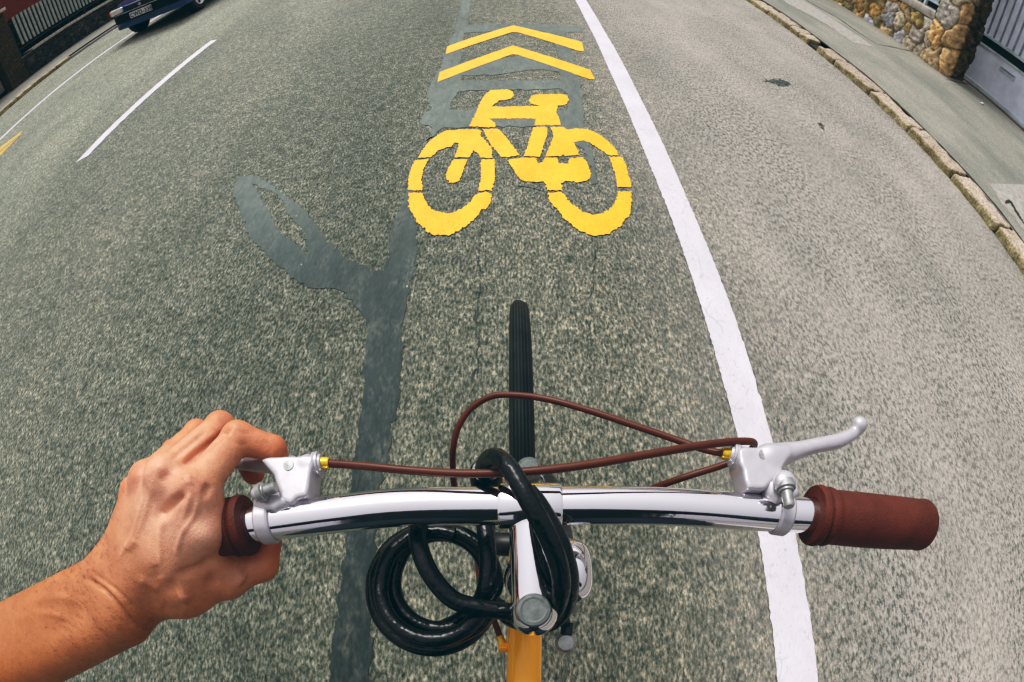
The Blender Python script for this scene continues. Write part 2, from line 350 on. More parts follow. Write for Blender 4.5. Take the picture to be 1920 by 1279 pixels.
# ------------------------------------------------------------------ object helpers
def tag(o, label=None, cat=None, group=None, kind=None):
    if label: o['label'] = label
    if cat: o['category'] = cat
    if group: o['group'] = group
    if kind: o['kind'] = kind
    return o
def mesh_obj(name, verts, faces, mat, parent=None, smooth=False, vcol=None):
    me = bpy.data.meshes.new(name); me.from_pydata([tuple(v) for v in verts], [], [tuple(f) for f in faces]); me.update()
    me.materials.append(mat)
    if smooth: me.polygons.foreach_set('use_smooth', [True]*len(me.polygons))
    if vcol is not None:
        a = me.color_attributes.new('Col', 'FLOAT_COLOR', 'POINT')
        a.data.foreach_set('color', np.concatenate([np.asarray(vcol, float), np.ones((len(vcol), 1))], 1).ravel())
    o = bpy.data.objects.new(name, me); COL.objects.link(o)
    if parent:
        o.parent = parent; o.matrix_parent_inverse = Matrix.Translation(-parent.location)
    return o
def empty(name, loc=(0, 0, 0)):
    o = bpy.data.objects.new(name, None); o.location = loc; o.empty_display_size = .1; COL.objects.link(o); return o
class MB:
    def __init__(s): s.v = []; s.f = []
    def add(s, v, f):
        n = len(s.v); s.v += [tuple(x) for x in v]; s.f += [tuple(i+n for i in q) for q in f]; return s
    def box(s, lo, hi, bev=0.0):
        b = bmesh.new(); bmesh.ops.create_cube(b, size=1.0)
        for v in b.verts:
            v.co = Vector([(lo[i]+hi[i])/2 + v.co[i]*(hi[i]-lo[i]) for i in range(3)])
        if bev: bmesh.ops.bevel(b, geom=list(b.edges), offset=bev, segments=2, affect='EDGES', profile=.5)
        b.verts.index_update()
        s.add([v.co[:] for v in b.verts], [[v.index for v in f.verts] for f in b.faces]); b.free(); return s
    def tube(s, pts, rad, seg=14, cap=True, flat=1.0):
        pts = [Vector(p) for p in pts]; n = len(pts)
        rad = [rad]*n if isinstance(rad, (int, float)) else list(rad)
        t0 = (pts[1]-pts[0]).normalized(); up = Vector((0, 0, 1)) if abs(t0.z) < .9 else Vector((0, 1, 0))
        nrm = (up-t0*up.dot(t0)).normalized(); rings = []
        for i, p in enumerate(pts):
            t = (pts[min(i+1, n-1)]-pts[max(i-1, 0)]).normalized()
            nrm = (nrm-t*nrm.dot(t)).normalized(); bi = t.cross(nrm)
            rings.append([p+(nrm*math.cos(a)*flat+bi*math.sin(a))*rad[i] for a in [2*math.pi*k/seg for k in range(seg)]])
        v = [q for r_ in rings for q in r_]; f = []
        for i in range(n-1):
            for k in range(seg):
                k2 = (k+1) % seg; f.append((i*seg+k, i*seg+k2, (i+1)*seg+k2, (i+1)*seg+k))
        if cap: f.append(tuple(range(seg))[::-1]); f.append(tuple((n-1)*seg+k for k in range(seg)))
        return s.add(v, f)
    def build(s, name, mat, parent=None, smooth=False):
        o = mesh_obj(name, s.v, s.f, mat, parent, smooth)
        b = bmesh.new(); b.from_mesh(o.data); bmesh.ops.recalc_face_normals(b, faces=b.faces); b.to_mesh(o.data); b.free()
        return o
def autosmooth(o, ang=35):
    b = bmesh.new(); b.from_mesh(o.data)
    for f in b.faces: f.smooth = True
    for e in b.edges:
        if len(e.link_faces) == 2 and e.calc_face_angle(0) > R(ang): e.smooth = False
    b.to_mesh(o.data); b.free(); return o
def spline(pts, sub=10):
    P = [Vector(p) for p in pts]; out = []
    Q = [P[0]*2-P[1]]+P+[P[-1]*2-P[-2]]
    for i in range(1, len(Q)-2):
        a, b, c, d = Q[i-1:i+3]
        for k in range(sub):
            t = k/sub
            out.append(.5*((2*b)+(c-a)*t+(2*a-5*b+4*c-d)*t*t+(3*b-a-3*c+d)*t**3))
    out.append(P[-1]); return out
def lathe_along(p0, p1, prof, seg=40):
    """prof: list of (distance from p0 along the axis, radius)"""
    p0, p1 = Vector(p0), Vector(p1); t = (p1-p0).normalized()
    up = Vector((0, 0, 1)) if abs(t.z) < .9 else Vector((1, 0, 0)); n = (up-t*up.dot(t)).normalized(); bi = t.cross(n)
    v = []; f = []
    for d, r_ in prof:
        for k in range(seg):
            a = 2*math.pi*k/seg; v.append(p0+t*d+(n*math.cos(a)+bi*math.sin(a))*max(r_, 1e-5))
    for i in range(len(prof)-1):
        for k in range(seg):
            k2 = (k+1) % seg; f.append((i*seg+k, i*seg+k2, (i+1)*seg+k2, (i+1)*seg+k))
    return v, f
def lathe(name, p0, p1, prof, mat, parent=None, seg=40, ang=40):
    m = MB(); m.add(*lathe_along(p0, p1, prof, seg)); o = m.build(name, mat, parent); return autosmooth(o, ang)

# ---- flat painted sheets from outlines
def densify(poly, step, jit, rnd):
    out = []; n = len(poly)
    for i in range(n):
        a, b = Vector(poly[i]), Vector(poly[(i+1) % n]); L_ = (b-a).length; k = max(1, int(L_/step))
        for j in range(k):
            p = a.lerp(b, j/k)
            if jit: p = p+Vector((rnd.gauss(0, jit), rnd.gauss(0, jit*1.3), 0))
            out.append(p)
    return out
def sheet(name, polys, z, mat, parent=None, step=.012, jit=.0022, thick=0.0):
    """polys: list of [outer, hole, ...] loops of ground points; laid at height z as a thin coat"""
    rnd = random.Random(hash(name) % 1000 if False else len(polys)*17+int(z*1e4)); V = []; F = []
    for loops in polys:
        ls = [densify([Vector((p[0], p[1], 0)) for p in l], step, jit, rnd) for l in loops]
        flat = [p for l in ls for p in l]; n0 = len(V)
        tris = geometry.tessellate_polygon(ls)
        V += [(p.x, p.y, z) for p in flat]
        for t in tris:
            a, b, c = [flat[i] for i in t]
            if (b-a).cross(c-a).z < 0: t = (t[0], t[2], t[1])
            F.append(tuple(i+n0 for i in t))
    return mesh_obj(name, V, F, mat, parent)
def gp(lst, ox=0, oy=0, s=1.0): return [at(ox+x/s, oy+y/s, 0) for x, y in lst]

# ---- signed-distance modelling for organic / cast shapes (numpy, surface nets)
def smin(a, b, k):
    h = np.clip(.5+.5*(b-a)/k, 0, 1); return b*(1-h)+a*h-k*h*(1-h)
def cone(X, a, b, ra, rb):
    a = np.array(a, np.float32); b = np.array(b, np.float32); d = b-a; L2 = float(d@d)
    t = np.clip(((X[0]-a[0])*d[0]+(X[1]-a[1])*d[1]+(X[2]-a[2])*d[2])/L2, 0, 1)
    return np.sqrt((X[0]-a[0]-t*d[0])**2+(X[1]-a[1]-t*d[1])**2+(X[2]-a[2]-t*d[2])**2)-(ra+(rb-ra)*t)
def ell(X, c, r):
    q = np.sqrt(sum(((X[i]-c[i])/r[i])**2 for i in range(3))); return (q-1)*min(r)
def rbox(X, c, h, r):
    q = [np.abs(X[i]-c[i])-h[i]+r for i in range(3)]
    return np.sqrt(sum(np.maximum(k, 0)**2 for k in q))+np.minimum(np.maximum(np.maximum(q[0], q[1]), q[2]), 0)-r
def poly_ext(X, pts, z0, z1, r):
    x, y = X[0], X[1]; d = np.full(np.broadcast(x, y).shape, 1e9, np.float32); ins = np.zeros(d.shape, bool); n = len(pts)
    for i in range(n):
        a = pts[i]; b = pts[(i+1) % n]; ex, ey = b[0]-a[0], b[1]-a[1]; wx, wy = x-a[0], y-a[1]
        t = np.clip((wx*ex+wy*ey)/(ex*ex+ey*ey), 0, 1); d = np.minimum(d, (wx-ex*t)**2+(wy-ey*t)**2)
        c = ((a[1] > y) != (b[1] > y)) & (x < (b[0]-a[0])*(y-a[1])/((b[1]-a[1]) or 1e-9)+a[0]); ins ^= c
    d = np.sqrt(d); d = np.where(ins, -d, d)+r
    q = np.abs(X[2]-(z0+z1)/2)-(z1-z0)/2+r
    return np.minimum(np.maximum(d, q), 0)+np.sqrt(np.maximum(d, 0)**2+np.maximum(q, 0)**2)-r
def nets(fn, xs, ys, zs):
    X = (xs[:, None, None].astype(np.float32), ys[None, :, None].astype(np.float32), zs[None, None, :].astype(np.float32))
    D = np.broadcast_to(fn(X), (len(xs), len(ys), len(zs))).astype(np.float32)
    S = D < 0
    cell = np.zeros(tuple(n-1 for n in D.shape), np.int8)
    for i in (0, 1):
        for j in (0, 1):
            for k in (0, 1): cell += S[i:i+cell.shape[0], j:j+cell.shape[1], k:k+cell.shape[2]]
    act = (cell > 0) & (cell < 8); idx = np.argwhere(act); vid = -np.ones(cell.shape, np.int64); vid[act] = np.arange(len(idx))
    G = [xs, ys, zs]; acc = np.zeros((len(idx), 3)); cnt = np.zeros(len(idx))
    cor = [(i, j, k) for i in (0, 1) for j in (0, 1) for k in (0, 1)]
    for a in cor:
        for ax in range(3):
            if a[ax]: continue
            b = list(a); b[ax] = 1
            ia = idx+np.array(a); ib = idx+np.array(b)
            da = D[ia[:, 0], ia[:, 1], ia[:, 2]]; db = D[ib[:, 0], ib[:, 1], ib[:, 2]]; m = (da < 0) != (db < 0)
            t = np.where(m, da/np.where(m, da-db, 1), 0)
            pa = np.stack([G[q][ia[:, q]] for q in range(3)], 1); pb = np.stack([G[q][ib[:, q]] for q in range(3)], 1)
            acc += np.where(m[:, None], pa+(pb-pa)*t[:, None], 0); cnt += m
    V = acc/cnt[:, None]; F = []
    for ax in range(3):
        o1, o2 = [(1, 2), (2, 0), (0, 1)][ax]
        sl = [slice(None)]*3; sh = [slice(None)]*3; sl[ax] = slice(0, -1); sh[ax] = slice(1, None)
        a = S[tuple(sl)]; b = S[tuple(sh)]; e = np.argwhere(a != b)
        ok = (e[:, o1] > 0) & (e[:, o2] > 0) & (e[:, o1] < D.shape[o1]-1) & (e[:, o2] < D.shape[o2]-1); e = e[ok]
        fl = a[tuple(e.T)]
        def cid(d1, d2):
            q = e.copy(); q[:, o1] -= d1; q[:, o2] -= d2; return vid[tuple(q.T)]
        q = np.stack([cid(0, 0), cid(1, 0), cid(1, 1), cid(0, 1)], 1)
        q[~fl] = q[~fl][:, ::-1]; F.append(q)
    return V, np.concatenate(F)
def sdf_obj(name, fn, lo, hi, h, mat, parent=None, col=None, axes=None):
    ax = axes or [np.arange(lo[i]-2*h, hi[i]+3*h, h) for i in range(3)]
    V, F = nets(fn, *ax)
    o = mesh_obj(name, V.tolist(), F.tolist(), mat, parent, True, col(V) if col else None)
    return o

# ------------------------------------------------------------------ world and light (flat, overcast daylight)
w = bpy.data.worlds.new('World'); SC.world = w; w.use_nodes = True; nt = w.node_tree
bg = nt.nodes['Background']; sky = nt.nodes.new('ShaderNodeTexSky'); sky.sky_type = 'NISHITA'; sky.sun_disc = False
sky.sun_elevation = R(52); sky.sun_rotation = R(-24); sky.dust_density = 4.0; sky.air_density = 1.0
hs = nt.nodes.new('ShaderNodeHueSaturation'); hs.inputs['Saturation'].default_value = .12; hs.inputs['Value'].default_value = 1.0
L(nt, sky.outputs[0], hs.inputs['Color'])
tint = mixc(nt, .72, hs.outputs[0], (7.6, 7.3, 7.75))
wg = nt.nodes.new('ShaderNodeTexCoord'); wd_ = nt.nodes.new('ShaderNodeVectorMath'); wd_.operation = 'DOT_PRODUCT'
L(nt, wg.outputs['Generated'], wd_.inputs[0]); wd_.inputs[1].default_value = (-.26, .66, .70)
tint = mixc(nt, 1.0, tint, ramp(nt, math_(nt, 'MULTIPLY_ADD', wd_.outputs['Value'], .5), [(0.0, .34), (.45, .60), (1.0, 1.12)]), 'MULTIPLY')
for n_ in nt.nodes:
    if n_.type == 'MATH': n_.inputs[2].default_value = .5
L(nt, tint, bg.inputs[0]); bg.inputs[1].default_value = .130
sd = bpy.data.lights.new('sun', 'SUN'); sd.energy = 2.0; sd.angle = R(24); sd.color = (1.0, .96, .92)
so = bpy.data.objects.new('sun', sd); COL.objects.link(so)
el, rz = R(52), R(-24)
so.rotation_euler = Vector((math.sin(rz)*math.cos(el), math.cos(rz)*math.cos(el), math.sin(el))).to_track_quat('Z', 'Y').to_euler()
vs = SC.view_settings; vs.view_transform = 'Standard'; vs.look = 'None'; vs.exposure = 0; vs.gamma = 1
vs.use_curve_mapping = True
cm = vs.curve_mapping
for i, b0 in enumerate((.000, .0060, .0085)):
    c = cm.curves[i]; c.points[0].location = (0, b0); c.points[-1].location = (1, 1)
    for x_, y_ in ((.05, .027), (.20, .178), (.50, .57)): c.points.new(x_, y_+b0*.6)
cm.update()

# ------------------------------------------------------------------ setting
def grid_plane(name, x0, x1, y0, y1, z, mat, kind='structure'):
    o = mesh_obj(name, [(x0, y0, z), (x1, y0, z), (x1, y1, z), (x0, y1, z)], [(0, 1, 2, 3)], mat); tag(o, kind=kind); return o
grid_plane('ground', -400, 400, -400, 400, -.03, M_SOIL)
XR, XL = 3.085, -9.33                      # kerb lines
WR, WL = 5.40, -10.72                      # garden walls
def fine_sheet(name, xs_, ys_, mat):
    V = [(x, y, 0) for y in ys_ for x in xs_]; n = len(xs_); F = [(j*n+i, j*n+i+1, (j+1)*n+i+1, (j+1)*n+i) for j in range(len(ys_)-1) for i in range(n-1)]
    return tag(mesh_obj(name, V, F, mat), kind='structure')
fine_sheet('road', list(np.linspace(XL, XR, 26)), [-30, -20, -12, -6]+list(np.arange(-3, 14, .5))+[14, 18, 24, 32, 45, 70, 120, 200], M_ROAD)
# pavements rise gently from the kerb to the garden walls
def pave(name, xa, xb, za, zb):
    o = mesh_obj(name, [(xa, -30, za), (xb, -30, zb), (xb, 200, zb), (xa, 200, za)], [(0, 1, 2, 3) if xb > xa else (3, 2, 1, 0)], M_WALK); return tag(o, kind='structure')
pave('pavement', XR+.185, 6.3, .064, .125)
o = pave('pavement', XL-.15, -11.2, .075, .105)

def kerb_block(name, x0, x1, y0, y1, h, rnd, parent=None, mat=None):
    b = bmesh.new(); bmesh.ops.create_cube(b, size=1.0)
    for v in b.verts: v.co = Vector(((x0+x1)/2+v.co.x*(x1-x0), (y0+y1)/2+v.co.y*(y1-y0), (h-.08)/2+v.co.z*(h+.08)))
    bmesh.ops.bevel(b, geom=list(b.edges), offset=.022, segments=2, affect='EDGES', profile=.5)
    bmesh.ops.subdivide_edges(b, edges=[e for e in b.edges if e.calc_length() > .05], cuts=14, use_grid_fill=True)
    ox = rnd.uniform(0, 50)
    for v in b.verts:
        n = mnoise.noise_vector(Vector((v.co.x*14+ox, v.co.y*9, v.co.z*14))); v.co += Vector((n.x*.016, n.y*.008, n.z*.013))
        n = mnoise.noise_vector(Vector((v.co.x*45+ox, v.co.y*45, v.co.z*45))); v.co += Vector((n.x, n.y, n.z))*.0035
    bmesh.ops.recalc_face_normals(b, faces=b.faces)
    me = bpy.data.meshes.new(name); b.to_mesh(me); b.free(); me.materials.append(mat or M_KERB)
    me.polygons.foreach_set('use_smooth', [True]*len(me.polygons))
    o = bpy.data.objects.new(name, me); COL.objects.link(o)
    return o
rnd = random.Random(3)
ys = [8.1, 7.45, 6.85, 6.35, 5.81, 5.22, 4.98, 4.76]
ords = ['first', 'second', 'third', 'fourth', 'fifth', 'sixth', 'seventh', 'eighth']
far = [(ys[i+1], ys[i]) for i in range(len(ys)-1)][::-1]
for i, (a, b_) in enumerate(far):
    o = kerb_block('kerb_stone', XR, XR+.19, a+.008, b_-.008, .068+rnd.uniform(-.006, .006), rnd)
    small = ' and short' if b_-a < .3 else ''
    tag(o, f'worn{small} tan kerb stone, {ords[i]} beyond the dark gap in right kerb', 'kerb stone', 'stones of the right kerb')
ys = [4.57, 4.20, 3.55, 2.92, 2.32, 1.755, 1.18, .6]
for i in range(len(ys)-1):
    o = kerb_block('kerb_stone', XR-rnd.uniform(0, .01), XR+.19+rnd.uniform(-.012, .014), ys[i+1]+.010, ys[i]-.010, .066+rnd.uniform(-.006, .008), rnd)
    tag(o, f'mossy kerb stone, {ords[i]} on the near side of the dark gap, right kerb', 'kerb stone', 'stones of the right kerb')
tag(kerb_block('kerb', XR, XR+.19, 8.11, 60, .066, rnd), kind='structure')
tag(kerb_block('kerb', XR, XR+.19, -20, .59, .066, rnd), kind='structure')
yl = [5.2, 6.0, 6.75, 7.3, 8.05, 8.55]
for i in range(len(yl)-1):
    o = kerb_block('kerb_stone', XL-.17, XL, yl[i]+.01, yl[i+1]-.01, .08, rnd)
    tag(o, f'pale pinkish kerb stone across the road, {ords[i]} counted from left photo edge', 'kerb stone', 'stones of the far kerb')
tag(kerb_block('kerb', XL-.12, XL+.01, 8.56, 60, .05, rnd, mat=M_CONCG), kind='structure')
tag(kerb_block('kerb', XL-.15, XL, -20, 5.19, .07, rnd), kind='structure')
# dirt line between kerb and pavement and in the joints
def strip(name, pts, wd, z, mat, kind='structure', jit=.004):
    P_ = spline([Vector((p[0], p[1], 0)) for p in pts], 8); Lf = []; Rt = []
    rn = random.Random(len(pts))
    for i, p in enumerate(P_):
        t = (P_[min(i+1, len(P_)-1)]-P_[max(i-1, 0)]).normalized(); n = Vector((-t.y, t.x, 0))
        e = wd*(.25+.75*min(1, 4*min(i, len(P_)-1-i)/len(P_)))*rn.uniform(.6, 1.3)/2
        Lf.append(p+n*e); Rt.append(p-n*e)
    V = []; F = []
    for a, b in zip(Lf, Rt): V += [(a.x, a.y, z(a.x) if callable(z) else z), (b.x, b.y, z(b.x) if callable(z) else z)]
    for i in range(len(Lf)-1): F.append((2*i, 2*i+1, 2*i+3, 2*i+2))
    o = mesh_obj(name, V, F, mat); return tag(o, kind=kind)
wz = lambda x: .064+(x-XR-.185)/(6.3-XR-.185)*.061+.003
strip('dirt_line', [(XR+.202+.012*math.sin(k*1.7), 8-k*.5) for k in range(16)], .03, wz, M_JOINT)
strip('pavement_crack', [at(1493, 0)[:2], at(1525, 20)[:2], at(1565, 43)[:2], at(1600, 68)[:2], at(1640, 95)[:2]], .022, wz, M_JOINT)
strip('pavement_crack', [at(1640, 95)[:2], at(1670, 101)[:2], at(1695, 107)[:2], at(1722, 113)[:2]], .018, wz, M_JOINT)
strip('pavement_crack', [at(1768, 162)[:2], at(1790, 168)[:2], at(1815, 173)[:2]], .018, wz, M_JOINT)
strip('pavement_crack', [at(1876, 395)[:2], at(1885, 392)[:2], at(1893, 405)[:2], at(1905, 425)[:2], at(1922, 448)[:2]], .045, wz, M_JOINT)
def wsheet(name, px, mat, dz=.002):
    pts = [at(x, y) for x, y in px]
    o = mesh_obj(name, [(p.x*.945, p.y*.945, wz(p.x*.945)-.003+dz) for p in pts], [tuple(range(len(pts)))[::-1]], mat)
    b = bmesh.new(); b.from_mesh(o.data); bmesh.ops.recalc_face_normals(b, faces=b.faces)
    if b.faces[:][0].normal.z < 0: bmesh.ops.reverse_faces(b, faces=b.faces)
    b.to_mesh(o.data); b.free(); return tag(o, kind='structure')
wsheet('pavement_slab', [(1855, 345), (1925, 350), (1960, 380), (1935, 455), (1900, 405), (1880, 385)], M_SLAB)
wsheet('pavement_patch', [(1500, 0), (1535, 22), (1590, 58), (1640, 92), (1600, 82), (1545, 45), (1480, 10), (1465, 0)], M_SLAB)
tag(MB().box((XR+.01, 4.575, -.02), (XR+.185, 4.755, .022)).build('gutter_hole', M_JOINT), kind='structure')

# ---- tar seams
def zo(l, ox, oy, s): return [(ox+x/s, oy+y/s) for x, y in l]
main = [(612, 1330), (626, 1200), (645, 1040), (655, 930), (664, 850), (676, 770), (684, 700)] + \
    zo([(865, 1080), (880, 980), (855, 900), (790, 805), (715, 738), (600, 740), (520, 722), (440, 670), (300, 540), (200, 440), (150, 300), (105, 150), (150, 100), (230, 92), (330, 140), (400, 200), (500, 265),
        (600, 385), (680, 495), (760, 572), (870, 605), (890, 635), (975, 640), (1000, 560), (1010, 430), (1040, 330), (1085, 240), (1100, 190), (1112, 130), (1160, 60), (1190, 90), (1150, 180), (1130, 300), (1168, 430), (1168, 590), (1130, 700), (1100, 850), (1075, 1000), (1070, 1279)], 400, 300, 3.045) + \
    [(745, 770), (728, 850), (712, 930), (703, 1040), (697, 1200), (690, 1330)]
hole = zo([(215, 140), (330, 178), (400, 235), (430, 320), (520, 400), (545, 545), (470, 490), (370, 400), (310, 285), (265, 195)], 400, 300, 3.045)
S3 = (720, 0, 2.557)
grid = zo([(380, -60), (372, 0), (355, 90), (335, 160), (300, 240), (268, 330), (230, 400), (203, 460), (228, 520), (172, 565), (185, 602), (222, 605), (225, 660), (180, 690), (250, 640), (290, 615),
           (860, 615), (905, 690), (960, 720), (985, 800), (985, 890), (1020, 885), (1010, 760), (965, 650), (960, 560), (945, 400), (905, 270), (870, 160), (950, 155), (960, 135), (850, 122), (400, 122), (418, 0), (425, -60)], *S3)
holes = [zo(h, *S3) for h in (
    [(385, 160), (560, 152), (760, 152), (805, 185), (850, 290), (700, 262), (560, 285), (365, 300)],
    [(372, 365), (520, 362), (740, 335), (838, 348), (848, 386), (600, 390), (368, 388)],
    [(352, 440), (500, 434), (850, 432), (885, 465), (878, 535), (560, 520), (310, 533)])]
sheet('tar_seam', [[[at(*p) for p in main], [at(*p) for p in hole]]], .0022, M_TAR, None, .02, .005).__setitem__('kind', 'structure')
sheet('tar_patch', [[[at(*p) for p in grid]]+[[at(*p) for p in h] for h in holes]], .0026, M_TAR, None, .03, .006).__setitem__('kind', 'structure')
# small hole filled with dirt in the parking strip, dark pits
sheet('road_stain', [[gp([(1438, 150), (1440, 150), (1462, 148), (1482, 157), (1470, 163), (1450, 158), (1430, 153)])], [gp([(1536, 231), (1546, 238), (1543, 242), (1534, 236)])]], .0018, M_CRACK, None, .010, .010).__setitem__('kind', 'structure')
def crack(px, wd, seed):
    P_ = spline([Vector((at(*p).x, at(*p).y, 0)) for p in px], 30); V = []; F = []; n = len(P_)
    for i, p in enumerate(P_):
        p = p+Vector((mnoise.noise(Vector((p.y*22, seed, 0)))*.012+mnoise.noise(Vector((p.y*90, seed, 3)))*.004, 0, 0)) if seed < 5 else p+Vector((0, mnoise.noise(Vector((p.x*30, seed, 0)))*.008, 0))
        t = (P_[min(i+1, n-1)]-P_[max(i-1, 0)]).normalized(); nn_ = Vector((-t.y, t.x, 0))
        e = wd*max(.12, .5+1.1*mnoise.noise(Vector((i*.11, seed, 7)))+.5*mnoise.noise(Vector((i*.7, seed, 2))))*min(1, .15+5*min(i, n-1-i)/n)
        V += [(p+nn_*e)[:2]+(.0018,), (p-nn_*e*.8)[:2]+(.0018,)]
    for i in range(n-1): F.append((2*i, 2*i+1, 2*i+3, 2*i+2))
    tag(mesh_obj('road_crack', V, F, M_CRACK), kind='structure')
crack([(957, 347), (985, 351), (1010, 357), (1028, 361)], .007, 6)
crack([(908, 405), (898, 470), (900, 530), (893, 600), (896, 660), (888, 720), (897, 790)], .0055, 1)
crack([(1120, 440), (1112, 520), (1106, 600), (1100, 680)], .004, 2)
crack([(640, 250), (600, 330), (575, 420)], .003, 3)
# ---- painted markings
def line_pts(left, right): return [at(*p) for p in left]+[at(*p) for p in right[::-1]]
lx = [(x, y) for x, y in ((.523, .613),)]
a0, a1 = at(1305, 549), at(1443, 1160)
xl = sum(at(*p).x for p in [(1127, 98), (1237, 355), (1305, 549), (1368, 770), (1447, 1184)])/5
xr = sum(at(*p).x for p in [(1229, 240), (1303, 407), (1372, 585), (1427, 757), (1519, 1177)])/5
def wavy(y0, y1, x, amp, ph): return [Vector((x+amp*math.sin(y*1.9+ph)+amp*.6*math.sin(y*5.3+ph*2), y, 0)) for y in np.arange(y0, y1, .25 if y1 > y0 else -.25)]
o = sheet('edge_line', [[wavy(-6, 40, xl, .003, 0)+wavy(40, -6, xr, .003, 1)]], 0.0034, M_WHITE, None, .012, .0012)
tag(o, 'long solid white line with fine cracks, running along the right side of the cycle lane', 'road line')
o = sheet('lane_dash', [[[Vector((-3.575, 2.80, 0)), Vector((-3.455, 2.86, 0)), Vector((-3.44, 4, 0)), Vector((-3.43, 5.36, 0)), Vector((-3.55, 5.40, 0)), Vector((-3.56, 4, 0))]]], 0.0034, M_WHITE, None, .04, .003)
tag(o, 'single white centre dash between the two lanes, left of the cycle marking', 'road line')
o = sheet('far_edge_line', [[[Vector((-7.30, 2, 0)), Vector((-7.18, 2, 0)), Vector((-7.10, 12, 0)), Vector((-7.06, 40, 0)), Vector((-7.17, 40, 0)), Vector((-7.21, 12, 0))]]], 0.0034, M_WHITE, None, .05, .003)
tag(o, 'thin white line along the far side of the road, passing under the blue car', 'road line')
Z = (720, 0, 2.557)
ch1 = zo([(619, 125), (640, 130), (950, 205), (958, 250), (935, 248), (640, 158), (612, 158), (296, 263), (305, 226), (400, 192)], *Z)
ch2 = zo([(619, 222), (645, 230), (990, 340), (1010, 385), (985, 384), (640, 266), (615, 264), (256, 397), (268, 350), (400, 300)], *Z)
o = sheet('chevron_marking', [[[at(*p) for p in ch1]]], .0040, M_YEL, None, .03, .0015); tag(o, 'farther of the two yellow chevrons painted ahead of the bicycle symbol', 'road marking', 'yellow chevrons ahead of the bicycle symbol')
o = sheet('chevron_marking', [[[at(*p) for p in ch2]]], .0040, M_YEL, None, .03, .0015); tag(o, 'nearer yellow chevron, just beyond the painted bicycle handlebar', 'road marking', 'yellow chevrons ahead of the bicycle symbol')
BK = (740, 150, 4.085)
pieces = [
 [(570, 360), (592, 318), (612, 285), (640, 215), (655, 180), (670, 150), (700, 110), (740, 85), (800, 78), (880, 80), (905, 98), (912, 125), (890, 150), (850, 158), (800, 162), (775, 185), (742, 208), (830, 212), (960, 208), (1110, 205), (1085, 196), (1045, 190), (1030, 160), (1045, 128), (1080, 118), (1290, 115), (1325, 130), (1335, 160), (1315, 190), (1290, 200), (1252, 200), (1235, 250), (1262, 310), (1270, 352), (1070, 355), (1080, 303), (725, 301), (765, 335), (775, 368), (680, 370), (600, 362)],
 [(180, 602), (210, 545), (270, 475), (340, 420), (400, 392), (520, 386), (640, 384), (665, 400), (655, 430), (700, 480), (740, 520), (752, 605), (655, 602), (640, 575), (605, 540), (570, 598), (455, 600), (480, 545), (497, 492), (455, 488), (440, 515), (380, 528), (330, 548), (285, 598)],
 [(672, 384), (795, 380), (850, 440), (910, 520), (960, 585), (850, 600), (815, 595), (760, 530), (705, 455), (690, 415)],
 [(1060, 369), (1168, 367), (1170, 420), (1150, 480), (1115, 595), (985, 590), (1020, 510)],
 [(1193, 366), (1290, 366), (1320, 385), (1400, 378), (1480, 385), (1560, 420), (1640, 480), (1700, 545), (1712, 582), (1640, 585), (1590, 550), (1510, 495), (1450, 472), (1370, 480), (1415, 580), (1310, 590), (1290, 575), (1270, 590), (1155, 592), (1190, 500), (1218, 440), (1205, 400)],
 [(155, 622), (268, 612), (235, 660), (210, 720), (208, 780), (215, 852), (103, 850), (105, 770), (120, 700)],
 [(450, 615), (560, 612), (530, 690), (500, 770), (460, 795), (420, 792), (392, 755), (390, 735), (415, 680)],
 [(658, 615), (762, 612), (770, 680), (765, 770), (745, 850), (640, 852), (660, 770), (662, 690)],
 [(862, 620), (950, 605), (1085, 603), (1100, 645), (1135, 640), (1150, 603), (1245, 603), (1255, 645), (1325, 648), (1335, 610), (1440, 600), (1475, 640), (1500, 720), (1500, 755), (1470, 775), (1400, 795), (1370, 785), (1310, 780), (1270, 800), (1285, 850), (1210, 855), (1165, 850), (1155, 800), (1140, 788), (990, 785), (940, 745), (910, 690)],
 [(1645, 600), (1740, 595), (1765, 640), (1775, 680), (1812, 815), (1810, 830), (1705, 828), (1695, 770), (1685, 720), (1660, 640)],
 [(105, 872), (210, 872), (240, 940), (290, 1000), (360, 1025), (440, 1025), (520, 995), (580, 940), (625, 880), (690, 865), (740, 880), (740, 930), (700, 1000), (665, 1000), (640, 1040), (570, 1110), (490, 1165), (430, 1195), (290, 1195), (240, 1160), (170, 1090), (110, 980)],
 [(1175, 875), (1260, 862), (1300, 890), (1340, 945), (1400, 985), (1450, 1025), (1530, 1037), (1600, 1025), (1660, 980), (1700, 920), (1710, 862), (1812, 855), (1815, 940), (1800, 1040), (1720, 1130), (1640, 1185), (1550, 1205), (1480, 1190), (1400, 1150), (1300, 1070), (1250, 1000), (1185, 935)]]
o = sheet('bicycle_marking', [[[at(*q) for q in zo(p, *BK)]] for p in pieces], .0040, M_YEL, None, .008, .0022)
tag(o, 'bright yellow bicycle symbol painted on the asphalt in front of the front wheel', 'road marking')
o = sheet('lane_marking', [[gp([(41, 247), (40, 252), (0, 285), (-60, 330), (-60, 322), (0, 277)])], [gp([(39, 254), (34, 259), (0, 293), (-60, 345), (-60, 336), (0, 286)])], [gp([(2, 266), (-2, 271), (-50, 310), (-50, 302)])]], 0.0034, M_YELW, None, .03, .004)
tag(o, 'tip of a worn yellow marking on the far lane at the left photo edge', 'road marking')

